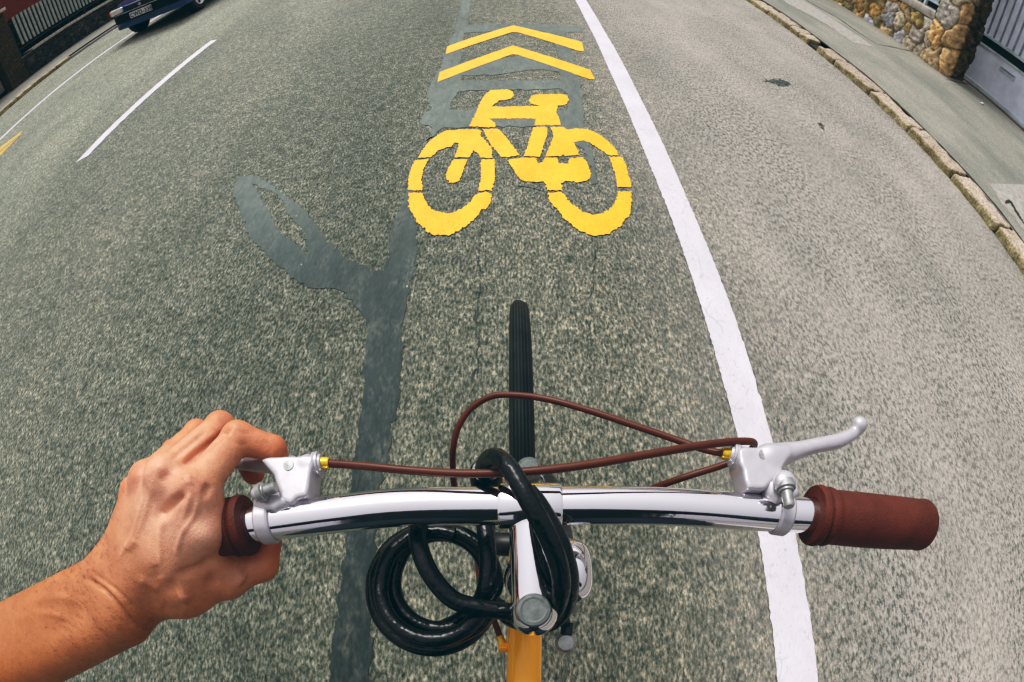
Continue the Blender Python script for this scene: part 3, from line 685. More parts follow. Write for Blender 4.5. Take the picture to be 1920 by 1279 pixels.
# ------------------------------------------------------------------ rubble stone surfaces
def rubble(name, path, z0, z1, cell, colors, gapc, parent, res=.02, amp=.035, seed=1, closed=False, top=False, moss_shade=None):
    """path: list of (x,y) corner points, the surface lies to the right of the walking direction"""
    rng = np.random.RandomState(seed); P_ = [Vector((p[0], p[1], 0)) for p in path]
    if closed: P_.append(P_[0])
    S = [0]; 
    for i in range(len(P_)-1): S.append(S[-1]+(P_[i+1]-P_[i]).length)
    ns = max(4, int(S[-1]/res)); nz = max(4, int((z1-z0)/res))
    s = np.linspace(0, S[-1], ns+1); zz = np.linspace(z0, z1, nz+1)
    cx, cz = cell; K = int(S[-1]*(z1-z0)/(cx*cz))+4
    pts = []; # jittered seeds
    gx = max(1, int(S[-1]/cx)); gz = max(1, int((z1-z0)/cz))
    for i in range(-1, gx+2):
        for j in range(-1, gz+2): pts.append(((i+.5+rng.uniform(-.42, .42)+.5*(j % 2))*cx, z0+(j+.5+rng.uniform(-.35, .35))*cz))
    pts = np.array(pts); hgt = rng.uniform(.4, 1.0, len(pts)); ci = rng.randint(0, len(colors), len(pts)); jit = rng.uniform(.75, 1.25, len(pts))
    tx = rng.uniform(-1, 1, (len(pts), 2))
    SS, ZZ = np.meshgrid(s, zz, indexing='ij')
    wob = np.array([[mnoise.noise(Vector((a*5, b*5, seed*3.1)))*.11 for b in zz] for a in s]); wob2 = np.array([[mnoise.noise(Vector((a*5, b*5, seed*7.7+9)))*.10 for b in zz] for a in s])
    dx = (SS+wob)[..., None]-pts[:, 0]; dz = ((ZZ+wob2)[..., None]-pts[:, 1])*cx/cz
    d = np.sqrt(dx*dx+dz*dz); o_ = np.argsort(d, -1)[..., :2]
    d1 = np.take_along_axis(d, o_[..., :1], -1)[..., 0]; d2 = np.take_along_axis(d, o_[..., 1:2], -1)[..., 0]; k = o_[..., 0]
    edge = np.clip((d2-d1)/(cx*.30), 0, 1); prof = edge**.45
    fine = np.array([[mnoise.fractal(Vector((a*16, b*16, seed)), 1, 2, 3) for b in zz] for a in s])
    tilt = (dx[np.arange(ns+1)[:, None], np.arange(nz+1)[None], k]*tx[k, 0]+dz[np.arange(ns+1)[:, None], np.arange(nz+1)[None], k]*tx[k, 1])*.28
    disp = amp*(prof*hgt[k]+tilt*edge)+fine*amp*.35
    V = []; C_ = []; colors = np.array(colors); gapc = np.array(gapc)
    for i in range(ns+1):
        j = 0
        while j < len(S)-2 and s[i] > S[j+1]: j += 1
        t = (s[i]-S[j])/(S[j+1]-S[j]); p = P_[j].lerp(P_[j+1], t); dd = (P_[j+1]-P_[j]).normalized(); n = Vector((dd.y, -dd.x, 0))
        # blend the normals near a corner so that the edge is rounded
        rr = .05
        if s[i]-S[j] < rr and (j > 0 or closed):
            pj = (P_[j]-P_[j-1]) if j > 0 else (P_[-1]-P_[-2]); pn = pj.normalized(); pn = Vector((pn.y, -pn.x, 0)); f_ = .5+.5*(s[i]-S[j])/rr; n = (pn*(1-f_)+n*f_).normalized()
        elif S[j+1]-s[i] < rr and (j < len(S)-2 or closed):
            pj = (P_[j+2]-P_[j+1]) if j < len(S)-2 else (P_[1]-P_[0]); pn = pj.normalized(); pn = Vector((pn.y, -pn.x, 0)); f_ = .5+.5*(S[j+1]-s[i])/rr; n = (pn*(1-f_)+n*f_).normalized()
        for q in range(nz+1):
            V.append((p.x+n.x*disp[i, q], p.y+n.y*disp[i, q], zz[q]))
            base = colors[ci[k[i, q]]]*jit[k[i, q]]
            e = edge[i, q]; e = min(1, e*2.2); vv = .85+.5*fine[i, q]
            C_.append(gapc*(1-e)+base*e*vv)
    F = []
    for i in range(ns):
        for q in range(nz): a = i*(nz+1)+q; F.append((a, a+nz+1, a+nz+2, a+1))
    if top:
        n0 = len(V); V.append((sum(p.x for p in P_[:-1])/(len(P_)-1), sum(p.y for p in P_[:-1])/(len(P_)-1), z1+.02)); C_.append(colors[0])
        for i in range(ns): F.append((i*(nz+1)+nz, (i+1)*(nz+1)+nz, n0))
    C_ = np.array(C_)
    if moss_shade is not None:
        VV = np.array(V); f_ = np.clip((VV[:, 0]-moss_shade)/.07, 0, 1)[:, None]; C_ = C_*(1-f_)+C_*np.array([.16, .17, .13])*f_  # mossy tone plus shade of the side face, both painted into vertex colours
    return mesh_obj(name, V, F, M_STONE, parent, True, np.clip(C_, 0.005, 1))
ochre = [(0.66, 0.42, 0.15), (0.58, 0.44, 0.25), (0.62, 0.54, 0.40), (0.58, 0.57, 0.60), (0.70, 0.46, 0.20), (0.40, 0.35, 0.18), (0.64, 0.58, 0.50), (0.46, 0.36, 0.15)]
# right garden wall
wr = empty('garden_wall', (WR, 9.5, .1)); tag(wr, 'low rubble wall of ochre and grey stones with a concrete coping on the right pavement', 'wall')
rubble('stone_face', [(WR+.03, 24), (WR+.03, 9), (WR+.03, 5.36)], .04, .685, (.27, .20), ochre, (0.17, 0.15, 0.09), wr, .02, .05, 4)
MB().box((WR+.06, 5.36, 0), (WR+.36, 24, .68)).build('wall_core', M_CONCG, wr)
autosmooth(MB().box((WR-.015, 5.42, .690), (WR+.40, 24, .805), .012).build('coping', M_CONC, wr))
# railing on the coping
rl = empty('railing', (WR+.2, 9.5, .8)); tag(rl, 'grey metal railing standing on the coping of the right rubble wall', 'railing')
MB().box((WR+.18, 5.45, .90), (WR+.21, 24, .94)).build('bottom_rail', M_GATE2, rl)
MB().box((WR+.18, 5.45, 1.62), (WR+.21, 24, 1.66)).build('top_rail', M_GATE2, rl)
m = MB()
for y in np.arange(5.5, 20, .15): m.box((WR+.185, y, .94), (WR+.205, y+.09, 1.62))
m.build('slat_panel', M_SLATB, rl)
for y in (5.9, 8.4, 10.9, 13.4, 15.9, 18.4): MB().box((WR+.178, y, .80), (WR+.222, y+.04, 1.663)).build('post', M_GATE2, rl)
# right pillar
pr = empty('stone_pillar', (WR+.2, 5.2, .1)); tag(pr, 'rough ochre stone gate pillar with rounded boulders between the rubble wall and the grey gate', 'pillar')
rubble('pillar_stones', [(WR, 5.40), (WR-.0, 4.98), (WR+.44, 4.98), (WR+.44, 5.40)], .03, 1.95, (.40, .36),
       [(0.80, 0.52, 0.24), (0.72, 0.56, 0.34), (0.70, 0.60, 0.44), (0.60, 0.57, 0.50), (0.78, 0.54, 0.28)], (0.20, 0.16, 0.09), pr, .016, .055, 11, closed=True, top=True, moss_shade=WR+.10)
autosmooth(MB().box((WR-.08, 4.90, 1.97), (WR+.52, 5.48, 2.06), .012).build('pillar_cap', M_CONC, pr))
# right gate
XG = 6.10; g = empty('metal_gate', (XG, 4.0, .1)); tag(g, 'pale blue grey metal gate with solid lower panel, letter slot and vertical slats', 'gate')
y1, y0 = 5.27, 1.9
MB().box((XG, y0, .185), (XG+.03, y1-.045, .70)).build('lower_panel', M_GATE, g)
m = MB()
m.box((XG-.012, y1-.045, .14), (XG+.045, y1, 1.95), .004); m.box((XG-.012, y0, .14), (XG+.045, y1-.045, .185), .004)
m.box((XG-.010, y0, .70), (XG+.045, y1-.045, .735), .004); m.box((XG-.012, y0, .845), (XG+.045, y1-.045, .885), .004); m.box((XG-.012, y0, 1.91), (XG+.045, y1-.045, 1.95), .004)
m.build('gate_frame', M_GATE2, g)
MB().box((XG+.02, y0, .736), (XG+.04, y1-.046, .844)).build('dark_opening', M_DARK, g)
m = MB(); yy = y1-.075; k = 0
while yy > y0:
    w_ = .085; m.box((XG+.002, yy-w_, .886), (XG+.022, yy, 1.909), .003); yy -= .128; k += 1
m.build('slat_panel', M_GATE, g)
MB().box((XG+.026, y0, .886), (XG+.036, y1-.046, 1.909)).build('rear_panel', M_SLATB, g)
m = MB(); m.box((XG-.012, 4.36, .555), (XG-.001, 4.66, .62), .003); m.build('letter_slot', M_GATE2, g)
ls = MB().box((XG-.02, 4.375, .597), (XG-.0125, 4.645, .612)).build('slot_edge', M_SLOT, g)
MB().box((XG-.05, y0, .05), (XG-.015, y1, .135)).build('threshold', M_CONCG, g)
lt = at(1842, 196, .115); tag(MB().tube([lt+Vector((-.03, .02, 0)), lt+Vector((0, 0, .012)), lt+Vector((.03, .0, .002))], [.012, .022, .010], 7, True, .5).build('litter', M_WHITEW), 'small white scrap of litter lying on the pavement by the gate', 'litter')
MB().box((XG-.075, 2.0, .10), (XG-.0505, 5.2, .128)).build('rusty_rail', M_ROOF, g)
# behind the right wall
rnd = random.Random(5)
def hedge(name, x0, x1, y0, y1, z0, z1, n, size, label):
    V = []; F = []
    for _ in range(n):
        x, y, z = rnd.uniform(x0, x1), rnd.uniform(y0, y1), rnd.uniform(z0, z1); s_ = size*rnd.uniform(.6, 1.4)
        a = Vector((rnd.gauss(0, 1), rnd.gauss(0, 1), rnd.gauss(0, 1))).normalized(); b_ = a.orthogonal().normalized(); c_ = Vector((x, y, z)); k = len(V)
        V += [c_-a*s_, c_+b_*s_*.45, c_+a*s_, c_-b_*s_*.45]; F.append((k, k+1, k+2, k+3))
    o = mesh_obj(name, V, F, M_LEAF)
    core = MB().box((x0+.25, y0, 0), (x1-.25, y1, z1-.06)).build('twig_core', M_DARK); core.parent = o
    return tag(o, label, 'hedge')
hedge('hedge', WR+.8, WR+1.5, 5.9, 18, .1, 1.9, 9000, .05, 'dense dark hedge growing behind the railing on the right rubble wall')

# ------------------------------------------------------------------ left side: wall, pillar, gate, fence, house
darks = [(0.050, 0.058, 0.045), (0.035, 0.045, 0.04), (0.07, 0.075, 0.055), (0.045, 0.06, 0.05), (0.03, 0.035, 0.03), (0.085, 0.09, 0.07)]
wl = empty('garden_wall', (WL, 12, .1)); tag(wl, 'low dark stone wall with a pale coping across the road behind the blue car', 'wall')
rubble('stone_face', [(WL+0.0, 8.33), (WL+0.0, 14), (WL, 30)], .04, .60, (.22, .16), darks, (0.012, 0.018, 0.014), wl, .025, .035, 8)
MB().box((WL-.36, 8.33, 0), (WL-.03, 30, .61)).build('wall_core', M_CONCG, wl)
autosmooth(MB().box((WL-.38, 8.74, .612), (WL+.045, 30, .672), .008).build('coping', M_CONC, wl))
pl = empty('brick_pillar', (WL-.2, 8.05, .1)); tag(pl, 'mossy brown brick gate pillar with a pale cap across the road', 'pillar')
MB().box((WL-.42, 7.74, 0), (WL+.03, 8.34, 1.86), .01).build('shaft', M_BRICK, pl)
autosmooth(MB().box((WL-.50, 7.66, 1.865), (WL+.10, 8.42, 1.94), .01).build('pillar_cap', M_CONC, pl))
fl = empty('slatted_fence', (WL-.15, 12, .7)); tag(fl, 'fence of pale grey vertical slats above the dark stone wall across the road', 'fence')
m = MB(); yy = 8.62
while yy < 26: m.box((WL-.12, yy, .88), (WL-.095, yy+.078, 1.63)); yy += .140
m.build('slat_panel', M_SLAT, fl)
m = MB(); m.box((WL-.16, 8.35, .94), (WL-.125, 26, .99)); m.box((WL-.16, 8.35, 1.50), (WL-.125, 26, 1.55)); m.box((WL-.16, 8.35, .80), (WL-.10, 26, .83)); m.build('rails', M_IRON, fl)
for y in (8.45, 11.0, 13.5, 16, 18.5, 21, 23.5): MB().box((WL-.172, y, .65), (WL-.122, y+.05, 1.6)).build('post', M_IRON, fl)
gl_ = empty('metal_gate', (WL-.25, 6.5, .1)); tag(gl_, 'grey gate with a solid lower panel and pale slats left of the brick pillar', 'gate')
XQ = WL-.22
MB().box((XQ-.03, 4.3, .20), (XQ, 7.70, .60)).build('lower_panel', M_CONCG, gl_)
m = MB(); yy = 4.35
while yy < 7.6: m.box((XQ-.02, yy, .88), (XQ+.005, yy+.085, 1.75)); yy += .150
m.build('slat_panel', M_SLAT, gl_)
m = MB(); m.box((XQ-.06, 4.3, .60), (XQ-.03, 7.70, .88)); m.box((XQ-.06, 4.3, .14), (XQ-.031, 7.70, .6)); m.box((XQ-.06, 4.3, .88), (XQ-.03, 7.7, .93)); m.box((XQ-.06, 4.3, 1.65), (XQ-.03, 7.7, 1.7)); m.build('gate_frame', M_IRON, gl_)
hedge('hedge', WL-1.3, WL-.35, 3.5, 26, .05, 1.62, 20000, .055, 'dark hedge filling the garden behind the slatted fence across the road')
hs_ = empty('red_house', (-16, 12, 0)); tag(hs_, 'brick red house wall rising behind the slatted fence across the road', 'house')
MB().box((-22, 4, 0), (-12.6, 22, 4.6)).build('wall', M_REDW, hs_)
mm = MB(); mm.add([(-22.4, 3.6, 4.6), (-12.2, 3.6, 4.6), (-12.2, 22.4, 4.6), (-22.4, 22.4, 4.6), (-17.3, 7.5, 7.2), (-17.3, 18.5, 7.2)], [(0, 1, 4), (1, 2, 5, 4), (2, 3, 5), (3, 0, 4, 5), (3, 2, 1, 0)]); mm.build('roof', M_ROOF, hs_)
for y in (8, 12.5, 17):
    f = MB().box((-12.6, y, 2.2), (-12.55, y+1.3, 3.6)).build('window', M_WHITEW, hs_)
    q = MB(); q.box((-12.55, y+.08, 2.28), (-12.54, y+.61, 3.52)); q.box((-12.55, y+.69, 2.28), (-12.54, y+1.22, 3.52)); o = q.build('pane', M_GLASS); o.parent = f

# ------------------------------------------------------------------ blue car across the road
def car():
    cx, yf = -6.12, 7.55; hw = .80; Lc = 4.2
    t = empty('blue_car', (cx, yf+Lc/2, 0)); tag(t, 'dark blue sedan with a white number plate driving on the far side of the road', 'car')
    wy = (yf+.64, yf+.64+2.5)
    def body(X):
        x = X[0]-cx; y = X[1]-yf; z = X[2]
        # plan rounding at the nose and the tail
        bow = .26*np.abs(x/hw)**3
        d = rbox((x, y-Lc/2-bow*.5, z), (0, 0, .54), (hw, Lc/2-.0-bow*.5, .29), .10)
        nose = (z-.52-.2*np.clip((y-.0)/1.3, 0, 1)-.13)      # bonnet falls to the front
        d = np.maximum(d, nose*.9)
        cab = rbox((x*(1+.22*np.clip((z-.85)/.5, 0, 1)), y-2.35+np.clip(z-.8, 0, 1)*0, z), (0, 0, 1.0), (hw-.06, 1.25-.55*0, .36), .14)
        cab = np.maximum(cab, -(y-1.15-(z-.85)*1.15)*.66); cab = np.maximum(cab, (y-3.65+(z-.85)*.9)*.7)
        d = smin(d, cab, .05)
        for w_ in wy:
            dw = np.sqrt((y-(w_-yf))**2+(z-.31)**2)-.345
            d = np.maximum(d, -np.maximum(dw, -(np.abs(x)-.60)))
        return d
    sdf_obj('body', body, (cx-hw, yf, .18), (cx+hw, yf+Lc+.1, 1.42), .022, M_CARB, t)
    # bumper: dark lower skirt with a moulding, wrapping round the corners
    def band(z0, z1, out, back, mat, name, n=26):
        v = []; f = []
        pts = []
        for k in range(n+1):
            u = -1+2*k/n; pts.append((u*hw*.93, .26*abs(u*.93)**3*.5+.0))
        side = [(hw*.985, .17), (hw*1.0, .24), (hw*1.0, back)]
        pr_ = [(-a, b) for a, b in side[::-1]]+pts[1:-1]+side
        for (a, b) in pr_:
            r_ = math.hypot(a, b-1.5); nx, ny = a/r_, (b-1.5)/r_
            for z in (z0, z1): v.append((cx+a+nx*out, yf+b+ny*out, z))
            for z in (z1, z0): v.append((cx+a-nx*.03, yf+b-ny*.03, z))
        for i in range(len(pr_)-1):
            for k in range(4): a = i*4+k; b_ = i*4+(k+1) % 4; f.append((a, b_, b_+4, a+4))
        mm_ = MB(); mm_.add(v, f); return autosmooth(mm_.build(name, mat, t), 30)
    band(.25, .365, .035, .42, M_CARB, 'bumper_skirt'); band(.365, .530, .045, .42, M_CARD, 'bumper'); band(.530, .542, .052, .42, M_HUB, 'bumper_moulding')
    # grille, badge, lamps
    MB().box((cx-.30, yf-.025, .56), (cx+.30, yf+.02, .645), .015).build('grille', M_BLACK, t)
    bd = lathe('badge', (cx, yf-.03, .585), (cx, yf-.06, .585), [(0, .0), (0, .030), (.010, .030), (.012, .024), (.004, .023), (.004, 0)], M_HUB, t, 28)
    MB().box((cx-.045, yf-.045, .580), (cx+.045, yf-.03, .590)).build('badge_bar', M_HUB, t)
    for s in (-1, 1):
        lm = MB().box((cx+s*.60-.17, yf-.0+.02, .548), (cx+s*.60+.13, yf+.09, .66), .03).build('headlight', M_LAMP, t)
        o = MB().box((cx+s*.775-.05, yf+.05, .55), (cx+s*.775+.055, yf+.18, .655), .025).build('indicator', M_AMBER, t)
    # number plate
    p = MB().box((cx-.26, yf-.075, .395), (cx+.26, yf-.06, .505), .004).build('number_plate', M_PLATE, t)
    cu = bpy.data.curves.new('plate_text', 'FONT'); cu.body = 'CWD-338'; cu.size = .112; cu.align_x = 'CENTER'; cu.extrude = .001; cu.space_character = 1.12; cu.offset = .0015
    to = bpy.data.objects.new('plate_text', cu); COL.objects.link(to)
    dg = bpy.context.evaluated_depsgraph_get(); me = bpy.data.meshes.new_from_object(to.evaluated_get(dg)); bpy.data.objects.remove(to)
    for v in me.vertices: v.co = Vector((cx+.012+v.co.x*.98, yf-.0775-v.co.z, .410+v.co.y))
    me.materials.clear(); me.materials.append(M_BLACK); to = bpy.data.objects.new('plate_characters', me); COL.objects.link(to); to.parent = p; to.matrix_parent_inverse = Matrix.Identity(4)
    p_off = Matrix.Translation(-t.location)
    # windows
    for s in (-1, 1):
        m = MB(); m.add([(cx+s*(hw-.055), yf+1.42, .90), (cx+s*(hw-.165), yf+1.86, 1.27), (cx+s*(hw-.165), yf+3.15, 1.27), (cx+s*(hw-.055), yf+3.50, .90)], [(0, 1, 2, 3)])
        m.build('side_window', M_GLASS, t)
    MB().add([(cx-.66, yf+1.12, .88), (cx+.66, yf+1.12, .88), (cx+.54, yf+1.60, 1.285), (cx-.54, yf+1.60, 1.285)], [(0, 1, 2, 3)]).build('windscreen', M_GLASS, t)
    for w_ in wy:
        for s in (-1, 1):
            c0 = Vector((cx+s*(hw-.20), w_, .305)); c1 = Vector((cx+s*(hw-.015), w_, .305))
            wh = lathe('wheel', c0, c1, [(0, 0), (0, .27), (.02, .305), (.15, .305), (.185, .27), (.185, .19), (.16, .185), (.16, 0)], M_TYRE, t, 44)
            prof = [(.162, 0), (.162, .045), (.172, .05), (.166, .09), (.176, .17), (.186, .192)]
            rm = lathe('rim', c0, c1, prof[::-1], M_HUB, None, 44); rm.parent = wh; rm.matrix_parent_inverse = (wh.matrix_parent_inverse @ Matrix.Identity(4)).inverted() @ wh.matrix_parent_inverse
            sp = MB()
            for k in range(7):
                a = 2*math.pi*k/7
                sp.tube([(c1.x-s*.012, w_+math.cos(a)*.06, .305+math.sin(a)*.06), (c1.x-s*.004, w_+math.cos(a)*.165, .305+math.sin(a)*.165)], [.02, .014], 8)
            q = sp.build('spoke_cover', M_BLACK); q.parent = wh
    for s in (-1, 1):
        autosmooth(MB().box((cx+s*(hw+.015)-.012, yf+.42, .40), (cx+s*(hw+.015)+.012, yf+.44+.01, .43)).build('trim_clip', M_CARD, t))
        MB().box((cx+s*(hw+.012)-.01, yf+1.2, .47), (cx+s*(hw+.012)+.01, yf+2.9, .51), .004).build('door_moulding', M_CARD, t)
        MB().box((cx+s*(hw+.10)-.08, yf+1.35, .93), (cx+s*(hw+.10)+.07, yf+1.47, 1.05), .03).build('wing_mirror', M_CARB, t)
    return t
car()

# ------------------------------------------------------------------ bicycle
ZB = .970
bike = empty('bicycle', (0, .333, 0)); tag(bike, 'orange bicycle with chrome handlebar, brown rubber grips and brown brake cables seen from the saddle', 'bicycle')
def bp(px, py, z=ZB): return at(px, py, z)
pts = [bp(395, 991), bp(440, 987), bp(480, 983), bp(560, 973), bp(640, 963), bp(720, 954), bp(790, 950), bp(870, 949), bp(993, 949), bp(1120, 948), bp(1220, 949), bp(1300, 953), bp(1380, 959), bp(1460, 964), bp(1540, 968), bp(1600, 974)]
hb = spline(pts, 8)
autosmooth(MB().tube(hb, .0118, 40).build('handlebar', M_CHROME, bike), 60)
# clamp and stem
cA, cB = bp(935, 949), bp(1052, 949)
ax = (cB-cA).normalized(); LC = (cB-cA).length
lathe('stem_clamp', cA, cB, [(0, .0115), (0, .0130), (.0015, .0139), (LC-.0015, .0139), (LC, .0130), (LC, .0115)], M_CHROME, bike, 48)
q0, q1 = bp(994, 962, .9665), bp(1001, 1150, .9640)
def stemf(X):
    d = cone(X, q0, q1, .0128, .0124)
    d = smin(d, cone(X, q1+Vector((0, 0, .0)), q1+Vector((0, .036, -.085)), .0126, .0122), .004)
    d = smin(d, cone(X, cA+ax*.008, cB-ax*.008, .0122, .0122), .003)
    return d
sdf_obj('stem', stemf, (-.03, -.02, .865), (.045, .125, .995), .0013, M_CHROME, bike)
hd = Vector((0, .390, -.921)).normalized()
qt = Vector((q1.x, q1.y-.001, .9815))
qt2 = bp(1001, 1143, .985)
lathe('stem_bolt', qt2+Vector((0, 0, -.008)), qt2+Vector((0, 0, .006)), [(0, .0094), (.0030, .0094), (.0046, .0086), (.0050, .0070), (.0046, .0060), (.0050, 0)], M_BOLT, bike, 32, 25)
hs0 = Vector((q1.x, .052, .885)); 
lathe('headset', hs0, hs0+hd*.03, [(0, .011), (0, .0165), (.006, .018), (.010, .018), (.011, .0155), (.016, .0155), (.017, .0195), (.03, .0195), (.03, .01)], M_CHROME, bike, 40, 30)
ht0 = hs0+hd*.030; ht1 = ht0+hd*.13
lathe('head_tube', ht0, ht1, [(0, .0), (0, .0175), (.13, .0175), (.13, 0)], M_ORANGE, bike, 32)
tt0 = at(981, 1150, .815); tt0 = Vector((q1.x-.003, .045, .832)); tt1 = Vector((-.012, -.60, .835))
autosmooth(MB().tube([tt0, tt1], .0138, 36).build('top_tube', M_ORANGE, bike), 60)
bbk = Vector((-.008, -.42, .29)); axl = Vector((-.012, -.73, .345)); fax = Vector((.006, .342, .345))
autosmooth(MB().tube([ht0+hd*.11, bbk], .0145, 24).build('down_tube', M_ORANGE, bike), 60)
autosmooth(MB().tube([bbk, Vector((-.012, -.62, .88))], .014, 24).build('seat_tube', M_ORANGE, bike), 60)
for s in (-1, 1):
    autosmooth(MB().tube([Vector((-.012+s*.012, -.60, .82)), axl+Vector((s*.05, 0, 0))], .007, 12).build('seat_stay', M_ORANGE, bike), 60)
    autosmooth(MB().tube([bbk+Vector((s*.02, 0, 0)), axl+Vector((s*.05, 0, 0))], .008, 12).build('chain_stay', M_ORANGE, bike), 60)
lathe('seatpost', Vector((-.012, -.61, .85)), Vector((-.012, -.64, .93)), [(0, .0125), (.085, .0125)], M_CHROME, bike, 24)
def saddle(X):
    y = X[1]+.63; d = ell(X, (-.012, -.70, .945), (.075, .09, .03)); d = smin(d, cone(X, (-.012, -.66, .95), (-.012, -.50, .945), .03, .018), .04); return d
sdf_obj('saddle', saddle, (-.11, -.80, .90), (.09, -.47, .99), .006, M_BLACK, bike)
# fork
crown = ht1+hd*.012
m = MB(); m.tube([ht1, crown+hd*.01], .0165, 24)
for s in (-1, 1): m.tube(spline([crown, crown+Vector((s*.035, .004, -.012)), crown+Vector((s*.048, .03, -.08)), fax+Vector((s*.05, -.05, .10)), fax+Vector((s*.05, 0, 0))], 8), [.013]*12+[.011]*21, 14)
autosmooth(m.build('fork', M_BLACK, bike), 60)
def wheel(c, name):
    rt = .3445; ns = 160; seg = 28; v = []; f = []
    wr_ = .0170; Rt = rt-wr_
    for i in range(ns):
        a = 2*math.pi*i/ns
        for k in range(seg):
            b_ = 2*math.pi*k/seg; rr = wr_
            tr = math.cos(b_)
            if tr > .45: rr += .0010*math.sin(math.sin(b_)*wr_*1000*1.55)
            rad = Rt+math.cos(b_)*rr; x = math.sin(b_)*rr
            v.append((c.x+x, c.y+math.cos(a)*rad, c.z+math.sin(a)*rad))
    for i in range(ns):
        for k in range(seg): f.append((i*seg+k, ((i+1) % ns)*seg+k, ((i+1) % ns)*seg+(k+1) % seg, i*seg+(k+1) % seg))
    hub = lathe(name, c-Vector((.05, 0, 0)), c+Vector((.05, 0, 0)), [(0, .008), (.02, .008), (.022, .022), (.027, .022), (.03, .013), (.07, .013), (.073, .022), (.078, .022), (.08, .008), (.1, .008)], M_CHROME, bike, 24)
    mi = hub.matrix_parent_inverse
    ty = MB().add(v, f).build('tyre', M_TYRE, None, True); ty.parent = hub
    v = []; f = []; pr_ = [(.322, -.011), (.306, -.012), (.300, -.006), (.300, .006), (.306, .012), (.322, .011)]
    for i in range(96):
        a = 2*math.pi*i/96
        for r_, x in pr_: v.append((c.x+x, c.y+math.cos(a)*r_, c.z+math.sin(a)*r_))
    for i in range(96):
        for k in range(5): f.append((i*6+k, ((i+1) % 96)*6+k, ((i+1) % 96)*6+k+1, i*6+k+1))
    rm = MB().add(v, f).build('rim', M_CHROME); rm.parent = hub; autosmooth(rm)
    m = MB()
    for k in range(36):
        a = 2*math.pi*k/36; s = 1 if k % 2 else -1; b_ = a+(.9 if (k//2) % 2 else -.9)
        m.tube([(c.x+s*.025, c.y+math.cos(b_)*.02, c.z+math.sin(b_)*.02), (c.x, c.y+math.cos(a)*.302, c.z+math.sin(a)*.302)], .001, 5, False)
    sp = m.build('spokes', M_CHROME); sp.parent = hub
wheel(fax, 'front_wheel'); wheel(axl, 'rear_wheel')
# crank
lathe('chainring', bbk+Vector((.045, 0, 0)), bbk+Vector((.050, 0, 0)), [(0, 0), (0, .09), (.005, .09), (.005, 0)], M_CHROME, bike, 48)
for s in (-1, 1):
    p1 = bbk+Vector((s*.075, -s*.12, -.12)); autosmooth(MB().tube([bbk+Vector((s*.06, 0, 0)), p1], [.012, .009], 14).build('crank', M_CHROME, bike), 50)
    MB().box((p1.x+(.01 if s > 0 else -.10), p1.y-.035, p1.z-.012), (p1.x+(.10 if s > 0 else -.01), p1.y+.035, p1.z+.012), .006).build('pedal', M_BLACK, bike)
# grips
def grip(p0, p1, r0, name='grip'):
    Lg = (p1-p0).length
    pr_ = [(0, .0118), (0.0, r0+.0005), (.0010, r0+.0010), (.0035, r0+.0015), (.0058, r0+.0010), (.0066, r0-.0006), (.0076, r0-.0009), (.0086, r0+.0002), (.0110, r0+.0009), (.0134, r0+.0003), (.0142, r0-.0002), (.0156, r0-.0008)]
    for k in range(1, 30): pr_.append((.0156+(Lg-.024)*k/30, r0-.0006+.0005*math.sin(k/30*math.pi)))
    for k in range(9): a = k/8*math.pi/2; pr_.append((Lg-.0084+.0084*math.sin(a), r0-.0084+.0084*math.cos(a)))
    pr_.append((Lg, 0))
    return lathe(name, p0, p1, pr_, M_GRIP, bike, 64, 60)
grip(bp(1521, 966), bp(1738, 985), .0190).__setitem__('label', 'bare brown rubber grip on the right')
grip(bp(466, 984), bp(272, 1011), .0188).__setitem__('label', 'brown rubber grip held by the hand')
